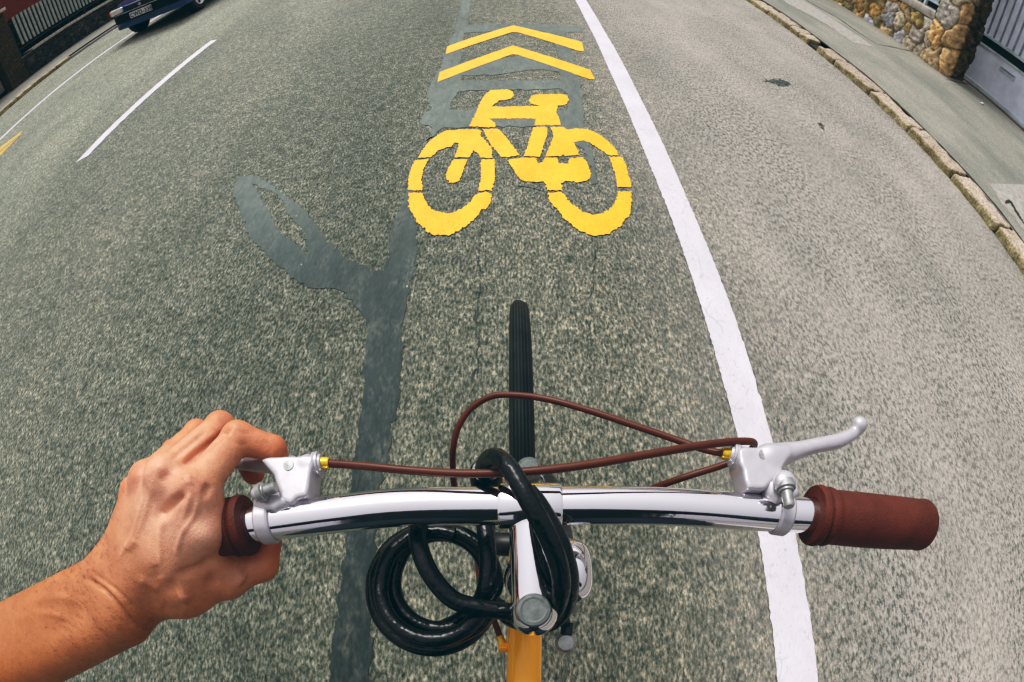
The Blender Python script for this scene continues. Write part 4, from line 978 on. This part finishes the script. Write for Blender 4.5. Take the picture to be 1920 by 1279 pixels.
# brake levers
def lever(side):
    zt = .984; zb = .963
    if side > 0:
        body = [(1386, 843), (1400, 838), (1452, 838), (1478, 842), (1482, 850), (1474, 862), (1468, 878), (1470, 890), (1450, 905), (1436, 917), (1404, 916), (1398, 903), (1394, 880), (1388, 868)]
        blade = [(1440, 859, 1.0), (1470, 852, .80), (1502, 843, .60), (1535, 835, .55), (1570, 828, .56), (1592, 818, .50), (1606, 808, .46), (1612, 799, .52)]
        knob = (1611, 797); piv = (1432, 853); adj = [(1390, 858), (1367, 852)]; fer = [(1367, 852), (1353, 850)]; bcx = 1470
    else:
        body = [(488, 862), (500, 857), (540, 855), (585, 855), (587, 862), (582, 884), (578, 915), (574, 930), (556, 934), (545, 945), (520, 938), (522, 922), (516, 905), (512, 890), (500, 876)]
        blade = [(545, 874, .9), (505, 872, .75), (470, 872, .6), (430, 866, .55), (390, 862, .5), (352, 854, .46), (330, 842, .46)]
        knob = (328, 840); piv = (541, 873); adj = [(580, 872), (604, 869)]; fer = [(604, 869), (618, 869)]; bcx = 505
    P2 = [at(x, y, zt) for x, y in body]
    holep = at(piv[0], piv[1], zt)
    bl = [(at(x, y, .976 if side > 0 else .953), r*(.0098 if side > 0 else .0085)) for x, y, r in blade]
    kn = at(knob[0], knob[1], .979 if side > 0 else .963)
    def f(X):
        d = poly_ext(X, [(p.x, p.y) for p in P2], zb, zt, .0020)
        return d
    sp_ = spline([tuple(p)[:2]+(r,) for p, r in bl], 5); zbl = bl[0][0].z; n_b = len(sp_)
    bl = [(Vector((q.x, q.y, zbl)), q.z) for q in sp_]
    def g(X):
        d = None
        for (a, ra), (b_, rb) in zip(bl[:-1], bl[1:]):
            c_ = cone(X, a, b_, ra, rb); d = c_ if d is None else np.minimum(d, c_)
        return smin(d, ell(X, kn, (.0062, .0062, .0062)), .003)
    def full(X):
        d = smin(f(X), cone(X, at(*adj[0], .976), at(*adj[0], .976).lerp(at(*adj[1], .976), .25), .0072, .0068), .003)
        if side > 0: d = smin(d, g(X), .005)
        return d
    allp = P2+[p for p, _ in bl]+[kn]
    lo = [min(p[i] for p in allp)-.012 for i in range(3)]; hi = [max(p[i] for p in allp)+.012 for i in range(3)]; lo[2] = .950; hi[2] = .992
    root = sdf_obj('brake_lever', full, lo, hi, .0011, M_ALU, bike); mi = root.matrix_parent_inverse
    root['label'] = 'silver brake lever ' + ('standing free beside the bare right grip' if side > 0 else 'under the fingers of the left hand')
    def sub(o): o.parent = root; o.matrix_parent_inverse = Matrix.Identity(4); return o
    if side < 0: sub(sdf_obj('lever_blade', g, lo, hi, .0012, M_ALU))
    # pivot pin
    pp = Vector((holep.x, holep.y, zt-.001))
    sub(lathe('pivot_pin', pp, pp+Vector((0, 0, .0016)), [(0, .0046), (.0006, .0046), (.0007, .0038), (.0016, .0036), (.0018, 0)], M_ALUD, None, 28, 30))
    # barrel adjuster with a dark slot ring and the brass ferrule
    a0, a1 = at(*adj[0], .976), at(*adj[1], .976); La = (a1-a0).length
    sub(lathe('barrel_adjuster', a0, a1, [(0, .0062), (La*.38, .0064), (La*.38, .0078), (La*.52, .0080), (La*.62, .0072), (La*.66, .0080), (La*.80, .0078), (La*.84, .0062), (La, .0058), (La, 0)], M_ALU, None, 32, 30))
    sub(lathe('slot_ring', a0, a1, [(La*.30, .0060), (La*.30, .0073), (La*.38, .0073), (La*.38, .006)], M_BLACK, None, 32, 30))
    f0, f1 = at(*fer[0], .976), at(*fer[1], .976); Lf = (f1-f0).length
    sub(lathe('ferrule', f0, f1, [(-.002, .0040), (Lf*.8, .0041), (Lf, .0036), (Lf, 0)], M_FERR, None, 28, 30))
    # clamp band round the bar
    bx = {1: [(1452, 962), (1476, 966)], -1: [(516, 978), (490, 981)]}[side]
    b0, b1 = bp(*bx[0]), bp(*bx[1]); t = (b1-b0).normalized(); Lb = (b1-b0).length
    sub(lathe('clamp_band', b0, b1, [(0, .0118), (0, .0134), (.0012, .0142), (Lb-.0012, .0142), (Lb, .0134), (Lb, .0118)], M_ALU, None, 48, 30))
    # the lug that ties the band to the lever body, with its screw
    if side > 0:
        e0, e1 = at(1462, 908, .982), at(1470, 935, .986)
        lug = [at(x, y, .98) for x, y in [(1432, 905), (1452, 888), (1478, 886), (1494, 902), (1497, 930), (1480, 948), (1452, 948), (1438, 930)]]
        bolt0, bolt1 = at(1471, 905, .991), at(1480, 951, .995)
    else:
        lug = [at(x, y, .98) for x, y in [(482, 934), (500, 922), (528, 924), (548, 932), (544, 948), (520, 962), (488, 962), (474, 952)]]
        bolt0, bolt1 = at(486, 926, .988), at(517, 914, .990)
    def lf(X):
        d = poly_ext(X, [(p.x, p.y) for p in lug], .962, .984, .0045)
        c_ = ell(X, tuple(bolt0), (.0078, .0078, .0058) if side > 0 else (.0060, .0045, .0040)); d = smin(d, c_, .003)
        bar = cone(X, hb[0] if side < 0 else bp(1452, 963), bp(1476, 966) if side > 0 else bp(520, 977), .0119, .0119)
        return np.maximum(d, -bar)
    lo = [min(p[i] for p in lug)-.012 for i in range(3)]; hi = [max(p[i] for p in lug)+.012 for i in range(3)]; lo[2] = .955; hi[2] = 1.0
    sub(sdf_obj('clamp_lug', lf, lo, hi, .0009, M_ALU))
    Lk = (bolt1-bolt0).length
    sub(lathe('clamp_screw', bolt0, bolt1, [(0, .0062), (Lk*.30, .0064), (Lk*.34, .0050), (Lk*.40, .0048), (Lk*.42, .0036), (Lk*.92, .0036), (Lk, .0028), (Lk, 0)], M_ALUD, None, 24, 30))
    return root
lever(1); lever(-1)
# brake cables
c1 = [(612, 869, .976), (680, 874, .978), (760, 882, .980), (850, 888, .984), (920, 888, .987), (1000, 884, .990), (1100, 872, .991), (1200, 855, .990), (1300, 838, .987), (1360, 830, .983), (1395, 828, .978), (1412, 830, .970), (1413, 838, .960), (1400, 849, .950), (1362, 870, .942), (1300, 890, .935), (1252, 906, .925),
      (1180, 930, .900), (1090, 945, .875), (1000, 950, .855), (925, 965, .84), (897, 1020, .835), (902, 1100, .832), (925, 1160, .830), (941, 1204, .829)]
o = autosmooth(MB().tube(spline([at(*p) for p in c1], 10), .0026, 16).build('brake_cable', M_CABLE, bike), 60); o['label'] = 'brown cable running straight across from the left lever'
c2 = [(1358, 851, .976), (1320, 843, .971), (1270, 826, .966), (1200, 802, .962), (1100, 769, .957), (1030, 750, .953), (975, 742, .948), (925, 743, .943), (885, 765, .937), (860, 800, .93), (850, 840, .92), (849, 880, .905), (853, 915, .890), (868, 950, .87), (905, 975, .84), (950, 965, .79), (975, 930, .74)]
o = autosmooth(MB().tube(spline([at(*p) for p in c2], 10), .0024, 16).build('brake_cable', M_CABLE, bike), 60); o['label'] = 'brown cable arching forward from the right lever'
for (a, b_, r_) in (((935, 895, .90), (933, 912, .895), .0044), ((937, 1193, .829), (944, 1214, .829), .0034)):
    A, B = at(*a), at(*b_); lathe('cable_ferrule', A, B, [(0, 0), (0, r_), ((A-B).length, r_*.9), ((A-B).length, 0)], M_FERR, bike, 20, 30)
A = at(943, 1214, .829); lathe('cable_stop', A+Vector((-.0035, 0, 0)), A+Vector((.010, 0, -.002)), [(0, 0), (0, .0045), (.0135, .0045), (.0135, 0)], M_ORANGE, bike, 20, 30)
autosmooth(MB().tube([at(944, 1214, .829), at(946, 1300, .829), Vector((-.012, -.5, .84))], .0008, 8).build('inner_wire', M_ALUD, bike), 60)
# front caliper under the stem
cal = crown+Vector((0, .045, .0))
def calf(X):
    d = cone(X, cal+Vector((-.03, 0, -.03)), cal+Vector((-.012, .0, .012)), .006, .007); d = smin(d, cone(X, cal+Vector((-.012, 0, .012)), cal+Vector((.03, 0, -.02)), .007, .006), .006)
    return smin(d, cone(X, cal+Vector((0, -.03, 0)), cal+Vector((0, .015, 0)), .006, .008), .004)
sdf_obj('front_caliper', calf, tuple(cal-Vector((.05, .05, .05))), tuple(cal+Vector((.05, .04, .04))), .0025, M_ALUD, bike)
rp = at(992, 876, .80); lathe('lamp_nut', rp+Vector((0, 0, -.02)), rp, [(0, 0), (0, .0125), (.016, .0125), (.02, .009), (.021, 0)], M_BOLT, bike, 32, 40)
autosmooth(MB().tube([rp-Vector((0, 0, .018)), crown+Vector((.0, .03, .01))], .004, 12).build('lamp_bracket', M_BLACK, bike), 50)
# bell on the right of the stem (its dome turned to the side)
bc = at(1066, 1072, .928); n_ = 14; Rb = .0215
prof = [(0, 0), (0, Rb-.001), (.0008, Rb+.0009), (.0024, Rb+.0009), (.003, Rb)] + [(.003+.0125*math.sin(k/n_*math.pi/2), Rb*math.cos(k/n_*math.pi/2)**.62 if k < n_ else 0) for k in range(1, n_+1)]
bl_ = lathe('bell', bc, bc+Vector((1, .02, .12)), prof, M_CHROME, bike, 56, 50)
autosmooth(MB().tube([bc, bp(1030, 960, .962)], .004, 12).build('bell_bracket', M_BLACK, bike), 50)
# shifter stub with a round screw head below the bell
ka = at(1064, 1168, .90); kb = at(1060, 1206, .90)
m = MB(); m.tube([at(1035, 1168, .905), at(1068, 1166, .905)], .0035, 12); m.tube([ka, at(1062, 1190, .90)], .0042, 12)
autosmooth(m.build('bracket_arm', M_BLACK, bike), 50)
lathe('bracket_screw', kb+Vector((0, 0, -.006)), kb+Vector((0, 0, .004)), [(0, 0), (0, .0068), (.007, .0070), (.010, .0052), (.0105, 0)], M_ALUD, bike, 28, 40)

# ------------------------------------------------------------------ cable lock wound round the stem
def ring(cx, cy, rx, ry, a0, a1, z0, z1, n=14):
    out = []
    for k in range(n+1):
        t = k/n; a = R(a0+(a1-a0)*t); out.append((cx+rx*math.cos(a), cy+ry*math.sin(a), z0+(z1-z0)*t))
    return out
lockp = [(918, 935, .905), (906, 905, .935), (908, 872, .965), (925, 857, .990), (950, 872, 1.004), (975, 910, 1.007), (1000, 955, 1.006), (1027, 1005, 1.000), (1046, 1055, .992), (1052, 1105, .978), (1036, 1150, .955), (1000, 1172, .925), (955, 1160, .905), (930, 1135, .900)]
lockp += ring(812, 1106, 114, 112, 18, 200, .893, .886, 10)[1:]
lockp += ring(812, 1100, 112, 108, 200, 380, .886, .890, 9)[1:]
lockp += ring(818, 1100, 101, 98, 20, 200, .897, .899, 9)[1:]
lockp += ring(822, 1092, 100, 96, 200, 378, .899, .904, 9)[1:]
lockp += ring(824, 1094, 86, 85, 18, 200, .908, .910, 9)[1:]
lockp += ring(826, 1086, 88, 84, 200, 378, .910, .914, 9)[1:]
lockp += ring(818, 1098, 112, 102, 18, 200, .917, .916, 9)[1:]
lockp += ring(822, 1088, 106, 94, 200, 372, .916, .921, 9)[1:]
lockp += ring(812, 1104, 98, 96, 12, 190, .927, .922, 9)[1:]
lockp += ring(818, 1090, 102, 92, 190, 290, .922, .922, 6)[1:]
lockp2 = [(905, 960, .925), (912, 1010, .930), (915, 1070, .930), (905, 1120, .925), (880, 1150, .915), (845, 1172, .906), (800, 1186, .902), (755, 1178, .898), (722, 1150, .893)]
lockp3 = [(795, 965, .940), (783, 1000, .945), (790, 1040, .946), (812, 1085, .944), (850, 1125, .940), (900, 1140, .938), (950, 1148, .934), (990, 1165, .925), (1030, 1168, .930), (1060, 1135, .950), (1066, 1085, .972), (1052, 1030, .988), (1030, 985, .995), (1005, 945, 1.001), (988, 925, 1.000)]
lock = empty('cable_lock', at(820, 1100, .90)); tag(lock, 'thick glossy black cable lock coiled beside the stem and looped over the handlebar', 'lock')
o = autosmooth(MB().tube(spline([at(*p) for p in lockp], 9), .0054, 22).build('cable', M_LOCK, lock), 60)
o = autosmooth(MB().tube(spline([at(*p) for p in lockp3], 9), .0060, 22).build('cable', M_LOCK, lock), 60)
o = autosmooth(MB().tube(spline([at(*p) for p in lockp2], 9), .0058, 22).build('cable', M_LOCK, lock), 60)
hb0, hb1 = at(911, 862, .93), at(911, 915, .93)
lathe('lock_head', at(911, 880, .952), at(915, 940, .905), [(0, 0), (.001, .009), (.004, .0110), (.045, .0110), (.048, .009), (.05, 0)], M_LOCK, lock, 32, 50)

# ------------------------------------------------------------------ rider: left arm and hand on the grip
def Wp(px, py, z): return np.array(at(px, py, z)[:], np.float64)
J = {'wr': Wp(222, 1120, .947), 'iM': Wp(362, 925, 1.000), 'mM': Wp(312, 897, 1.003), 'rM': Wp(277, 902, .990), 'lM': Wp(256, 925, .972),
     'iP': Wp(446, 822, .977), 'iD': Wp(512, 842, .966), 'iT': Wp(522, 862, .957),
     'mP': Wp(413, 802, .965), 'mD': Wp(462, 858, .942), 'mT': Wp(474, 886, .938),
     'rP': Wp(370, 814, .950), 'rD': Wp(405, 862, .928), 'rT': Wp(412, 890, .925),
     'lP': Wp(325, 848, .938), 'lD': Wp(368, 885, .915), 'lT': Wp(390, 915, .915),
     'tC': Wp(270, 1120, .942), 'tM': Wp(425, 1083, .945), 'tI': Wp(490, 1058, .937), 'tT': Wp(505, 1015, .938)}
elbow = J['wr']+np.array([-.215, -.125, -.030]); shoulder = np.array([-.30, -.42, 1.28])
wside = J['lM']-J['iM']; wside /= np.linalg.norm(wside)
def armf(X):
    k = .010
    wr_ = J['wr']
    # forearm: two bones side by side make the wrist broad and flat
    across = np.array([-.42, .80, .10]); across /= np.linalg.norm(across)
    fa = smin(cone(X, wr_+across*.016, elbow+across*.012, .0215, .036), cone(X, wr_-across*.017, elbow-across*.012, .0210, .036), .02)
    d = smin(fa, cone(X, elbow, shoulder, .043, .052), .03)
    # back of the hand
    hnd = None
    for nm, off, r0, r1 in (('iM', -.014, .0165, .0125), ('mM', -.004, .0180, .0128), ('rM', .007, .0170, .0120), ('lM', .017, .0155, .0110)):
        a = wr_+across*off+(J[nm]-wr_)*.08; c_ = cone(X, a, J[nm], r0, r1); hnd = c_ if hnd is None else smin(hnd, c_, .013)
    # palm below the metacarpals
    for nm in ('iM', 'mM', 'rM', 'lM'):
        hnd = smin(hnd, cone(X, wr_*.75+J[nm]*.25-np.array([0, 0, .006]), J[nm]*.82+wr_*.18-np.array([0, 0, .008]), .016, .013), .010)
    # first web / dorsal interosseous muscle
    hnd = smin(hnd, cone(X, Wp(330, 1045, .975), Wp(376, 985, .986), .018, .0165), .014)
    hnd = smin(hnd, cone(X, Wp(376, 985, .984), Wp(388, 940, .988), .0150, .0105), .012)
    hnd = smin(hnd, cone(X, Wp(350, 1090, .958), Wp(392, 1052, .962), .017, .013), .014)
    d = smin(d, hnd, .018)
    # thumb: thenar mass, joint, last segment hooked under the grip
    th = smin(cone(X, J['tC'], Wp(345, 1105, .947), .0200, .0185), cone(X, Wp(345, 1105, .947), J['tM'], .0180, .0140), .012)
    th = smin(th, ell(X, J['tM']+np.array([0, 0, .001]), (.0150, .0150, .0150)), .004)
    th = smin(th, cone(X, J['tM'], J['tI'], .0128, .0118), .006); th = smin(th, cone(X, J['tI'], J['tT'], .0112, .0095), .005)
    d = smin(d, th, .010)
    # knuckle domes
    for nm, r_, h_ in (('iM', .0140, .0015), ('mM', .0142, .0020), ('rM', .0130, .0020), ('lM', .0118, .0020)):
        d = smin(d, ell(X, J[nm]+np.array([0, 0, h_]), (r_, r_, r_*.92)), .006)
    # fingers
    fing = []
    for p, r_ in (('i', (.0122, .0110, .0112, .0095, .0092, .0080)), ('m', (.0124, .0112, .0112, .0100, .0100, .0094)), ('r', (.0116, .0106, .0104, .0090, .0086, .0076)), ('l', (.0104, .0094, .0094, .0080, .0078, .0070))):
        M_, P_, D_, T_ = J[p+'M'], J[p+'P'], J[p+'D'], J[p+'T']
        f = cone(X, M_, P_, r_[0], r_[1]); f = smin(f, ell(X, tuple(P_), (r_[2]*1.05,)*3), .004); f = smin(f, cone(X, P_, D_, r_[2], r_[3]), .0035); f = smin(f, cone(X, D_, T_, r_[4], r_[5]), .003)
        fing.append(f)
    ff = fing[0]
    for f in fing[1:]: ff = smin(ff, f, .0022)
    d = smin(d, ff, .0055)
    # hollows between the knuckles, crease of the wrist
    for a, b_, r_ in ((('iM'), ('mM'), .0062), (('mM'), ('rM'), .0052), (('rM'), ('lM'), .0048)):
        v = (J[a]+J[b_])/2+np.array([0, 0, .0150]); d = np.maximum(d, -(cone(X, v+(J[a]-wr_)*.02, v+((J[a]+J[b_])/2-wr_)*.20, r_*.75, r_*.45)) if False else d)
    # keep clear of the grip
    gA, gB = np.array(bp(466, 984)[:]), np.array(bp(205, 1022)[:])
    return d
def skincol(V):
    base = np.array([.60, .275, .145]); red = np.array([.56, .145, .062]); pale = np.array([.84, .53, .41]); tan = np.array([.43, .180, .066])
    c = np.tile(base, (len(V), 1))
    def blend(c, p, r_, col, amt):
        w_ = np.exp(-((V-p)**2).sum(1)/(2*r_*r_))[:, None]*amt; return c*(1-w_)+col*w_
    t = np.clip(((V-J['wr'])@(elbow-J['wr']))/((elbow-J['wr'])@(elbow-J['wr']))*2.0+.35, 0, 1)[:, None]*.75
    c = c*(1-t)+tan*t
    for k in ('iM', 'mM', 'rM', 'lM'): c = blend(c, J[k]+np.array([0, 0, .012]), .010, red, .42)
    for k in ('iP', 'mP', 'rP', 'lP', 'iD', 'mD', 'tM', 'tI'): c = blend(c, J[k], .011, red, .38)
    for k in ('iT', 'mT', 'tT'): c = blend(c, J[k], .013, red*.9, .5)
    c = blend(c, Wp(375, 1010, 1.0), .016, pale, .6); c = blend(c, Wp(290, 940, 1.01), .034, pale, .55); c = blend(c, Wp(370, 850, .985), .022, pale, .35); c = blend(c, Wp(450, 1082, .95), .010, pale, .4); c = blend(c, Wp(290, 1200, .93), .03, tan*.72, .6); c = blend(c, Wp(470, 1110, .93), .018, tan*.8, .5)  # pale spots paint in highlights, darkened tan spots the shade on the undersides
    return c
def graded(lo, hi, f0, f1, h, H):
    a = list(np.arange(f0, f1, h)); x = f1; st = h
    while x < hi: a.append(x); st = min(H, st*1.25); x += st
    a.append(x); x = f0; st = h; pre = []
    while x > lo: st = min(H, st*1.25); x -= st; pre.append(x)
    return np.array(pre[::-1]+a)
xs = graded(-.60, -.12, -.335, -.13, .0016, .010); ysx = graded(-.50, .17, -.05, .158, .0016, .010); zs = graded(.86, 1.36, .895, 1.03, .0016, .010)
person = sdf_obj('person', armf, None, None, .0016, M_SKIN, None, skincol, (xs, ysx, zs))
tag(person, 'rider reaching in from lower left, bare hand closed round the grip and brake lever', 'person')
def sculpt(o, strokes):
    # press and raise creases, hollows, veins and tendons along strokes measured on the photo
    me = o.data; n = len(me.vertices); co = np.empty(n*3); me.vertices.foreach_get('co', co); co = co.reshape(-1, 3)
    nr = np.empty(n*3); me.vertices.foreach_get('normal', nr); nr = nr.reshape(-1, 3)
    d = co-np.array([0, 0, CAMH]); ln = np.linalg.norm(d, axis=1); face = np.clip(-(d*nr).sum(1)/ln*2.2, 0, 1)
    c_ = d@AX.T; rr = np.hypot(c_[:, 0], c_[:, 1])+1e-9; th = np.arctan2(rr, c_[:, 2]); r_ = FOC*(th+KRAD*th**3)
    p = np.stack([960+r_*c_[:, 0]/rr, 640-r_*c_[:, 1]/rr], 1); off = np.zeros(n)
    for amp, wd, pts in strokes:
        pts = [Vector((x, y, 0)) for x, y in pts]; pts = spline(pts, 4) if len(pts) > 2 else pts
        best = np.full(n, 1e9); par = np.zeros(n); m_ = len(pts)-1
        if m_ == 0: best = np.hypot(p[:, 0]-pts[0].x, p[:, 1]-pts[0].y); fade = 1.0
        else:
            for k in range(m_):
                a = np.array(pts[k][:2]); b_ = np.array(pts[k+1][:2]); e = b_-a; t = np.clip(((p-a)@e)/(e@e), 0, 1)
                q = np.linalg.norm(p-a-t[:, None]*e, axis=1); u = q < best; best = np.where(u, q, best); par = np.where(u, (k+t)/m_, par)
            fade = np.clip(4.5*np.minimum(par, 1-par)+.25, 0, 1)
        off += amp*np.exp(-(best/wd)**2)*fade
    co += nr*(off*face)[:, None]; me.vertices.foreach_set('co', co.ravel()); me.update()
sculpt(person, [
 (-.0042, 9, [(298, 970), (318, 950), (346, 926)]), (-.0026, 8, [(384, 932), (393, 908)]), (-.0016, 10, [(300, 905), (318, 885)]),
 (.0022, 15, [(352, 900)]), (.0016, 13, [(300, 878)]), (.0012, 12, [(262, 893)]),
 (.0030, 26, [(384, 1008)]), (-.0030, 9, [(332, 1078), (372, 1066), (404, 1046)]), (.0034, 14, [(352, 1112), (338, 1122)]), (.0036, 15, [(446, 1080), (458, 1088)]),
 (-.0022, 12, [(322, 1098)]), (-.0026, 12, [(396, 1092)]), (-.0016, 13, [(300, 1140), (345, 1150)]),
 (.0015, 8, [(238, 1032), (258, 1012)]), (.0017, 8, [(262, 1085), (300, 1106)]), (-.0012, 10, [(290, 1060), (300, 1085)]),
 (-.0030, 4.5, [(160, 1084), (198, 1108), (234, 1148), (264, 1180)]), (-.0016, 3.5, [(172, 1072), (220, 1108), (262, 1150)]), (.0014, 9, [(182, 1082), (226, 1124), (262, 1166)]),
 (.0012, 5, [(302, 1062), (300, 1010), (308, 968)]), (.0010, 5, [(250, 1020), (268, 975), (284, 920)]), (.0009, 5, [(340, 985), (352, 945), (356, 925)]),
 (.0013, 3.8, [(330, 1040), (342, 1000), (362, 970), (372, 940)]), (.0010, 3.4, [(222, 1050), (246, 1010), (262, 960), (272, 925)]),
 (-.0008, 2.2, [(336, 893), (352, 888), (368, 893)]), (-.0008, 2.2, [(338, 905), (354, 900), (370, 906)]), (-.0007, 2.0, [(345, 914), (358, 911), (370, 916)]),
 (-.0008, 2.4, [(428, 822), (444, 832), (462, 834)]), (-.0008, 2.4, [(436, 806), (452, 812), (470, 812)]), (-.0007, 2.2, [(400, 806), (412, 812), (428, 808)]),
 (-.0010, 2.4, [(496, 826), (506, 838), (508, 852)]), (-.0030, 5, [(344, 872), (372, 848), (408, 822), (432, 802)]), (-.0018, 5, [(322, 862), (350, 838), (384, 812)]),
 (.0018, 20, [(110, 1085)]), (-.0014, 16, [(150, 1150), (90, 1190)]), (.0012, 9, [(60, 1130), (110, 1120), (150, 1130)]), (.0010, 5, [(20, 1165), (80, 1150), (140, 1165)]),
])
def hairs():
    me = person.data; rn = random.Random(12); V = []; F = []; ad = (J['wr']-elbow); ad /= np.linalg.norm(ad)
    vs_ = [v for v in me.vertices if v.normal.z > .05 and v.co.z > .90 and v.co.x < -.24 and v.co.x > -.50]
    n = 0
    while n < 1100:
        v = rn.choice(vs_); t = float(np.dot(np.array(v.co[:])-J['wr'], ad))
        if t > .015 and rn.random() > math.exp(-(t-.015)/.018): continue
        n += 1; p = Vector(v.co)+Vector((rn.gauss(0, .0006), rn.gauss(0, .0006), 0)); nn_ = Vector(v.normal); d = (Vector(ad)*rn.uniform(.7, 1.1)+Vector((rn.gauss(0, .22), rn.gauss(0, .22)-.35, rn.gauss(0, .1))))
        d = (d-nn_*d.dot(nn_)).normalized(); L_ = rn.uniform(.004, .009); r_ = rn.uniform(.00006, .00010)
        pts = [p, p+d*L_*.5+nn_*L_*.28, p+d*L_+nn_*L_*.30]; s_ = d.cross(nn_).normalized(); k = len(V)
        for q, w_ in zip(pts, (1, .8, .25)): V += [q+s_*r_*w_, q-s_*r_*.5*w_+nn_*r_*w_, q-s_*r_*.5*w_-nn_*r_*w_]
        for i in (0, 3):
            for a in range(3): b_ = (a+1) % 3; F.append((k+i+a, k+i+b_, k+i+3+b_, k+i+3+a))
    o = mesh_obj('arm_hair', V, F, M_HAIR, person); o['kind'] = 'stuff'
hairs()
def shirtf(X):
    d = cone(X, (-.0, -.52, .98), (0, -.40, 1.34), .165, .18)
    d = smin(d, cone(X, (-.22, -.42, 1.37), (.22, -.42, 1.37), .075, .075), .10)
    d = smin(d, cone(X, elbow*.35+shoulder*.65, shoulder, .068, .080), .05)
    d = smin(d, cone(X, (.26, -.42, 1.34), (.34, -.36, 1.12), .075, .062), .05)
    return d
sdf_obj('shirt', shirtf, (-.50, -.76, .80), (.48, -.18, 1.50), .014, M_SHIRT, person)
def trousf(X):
    d = None
    for s_, ky, kz, fy, fz in ((-1, -.21, .80, -.36, .42), (1, -.24, .66, -.30, .24)):
        a = cone(X, (s_*.10, -.60, .96), (s_*.13, ky, kz), .105, .075); a = smin(a, cone(X, (s_*.13, ky, kz), (s_*.13, fy, fz), .072, .055), .04)
        d = a if d is None else smin(d, a, .06)
    return d
sdf_obj('trousers', trousf, (-.26, -.76, .16), (.26, -.10, 1.10), .014, M_SHIRT, person)
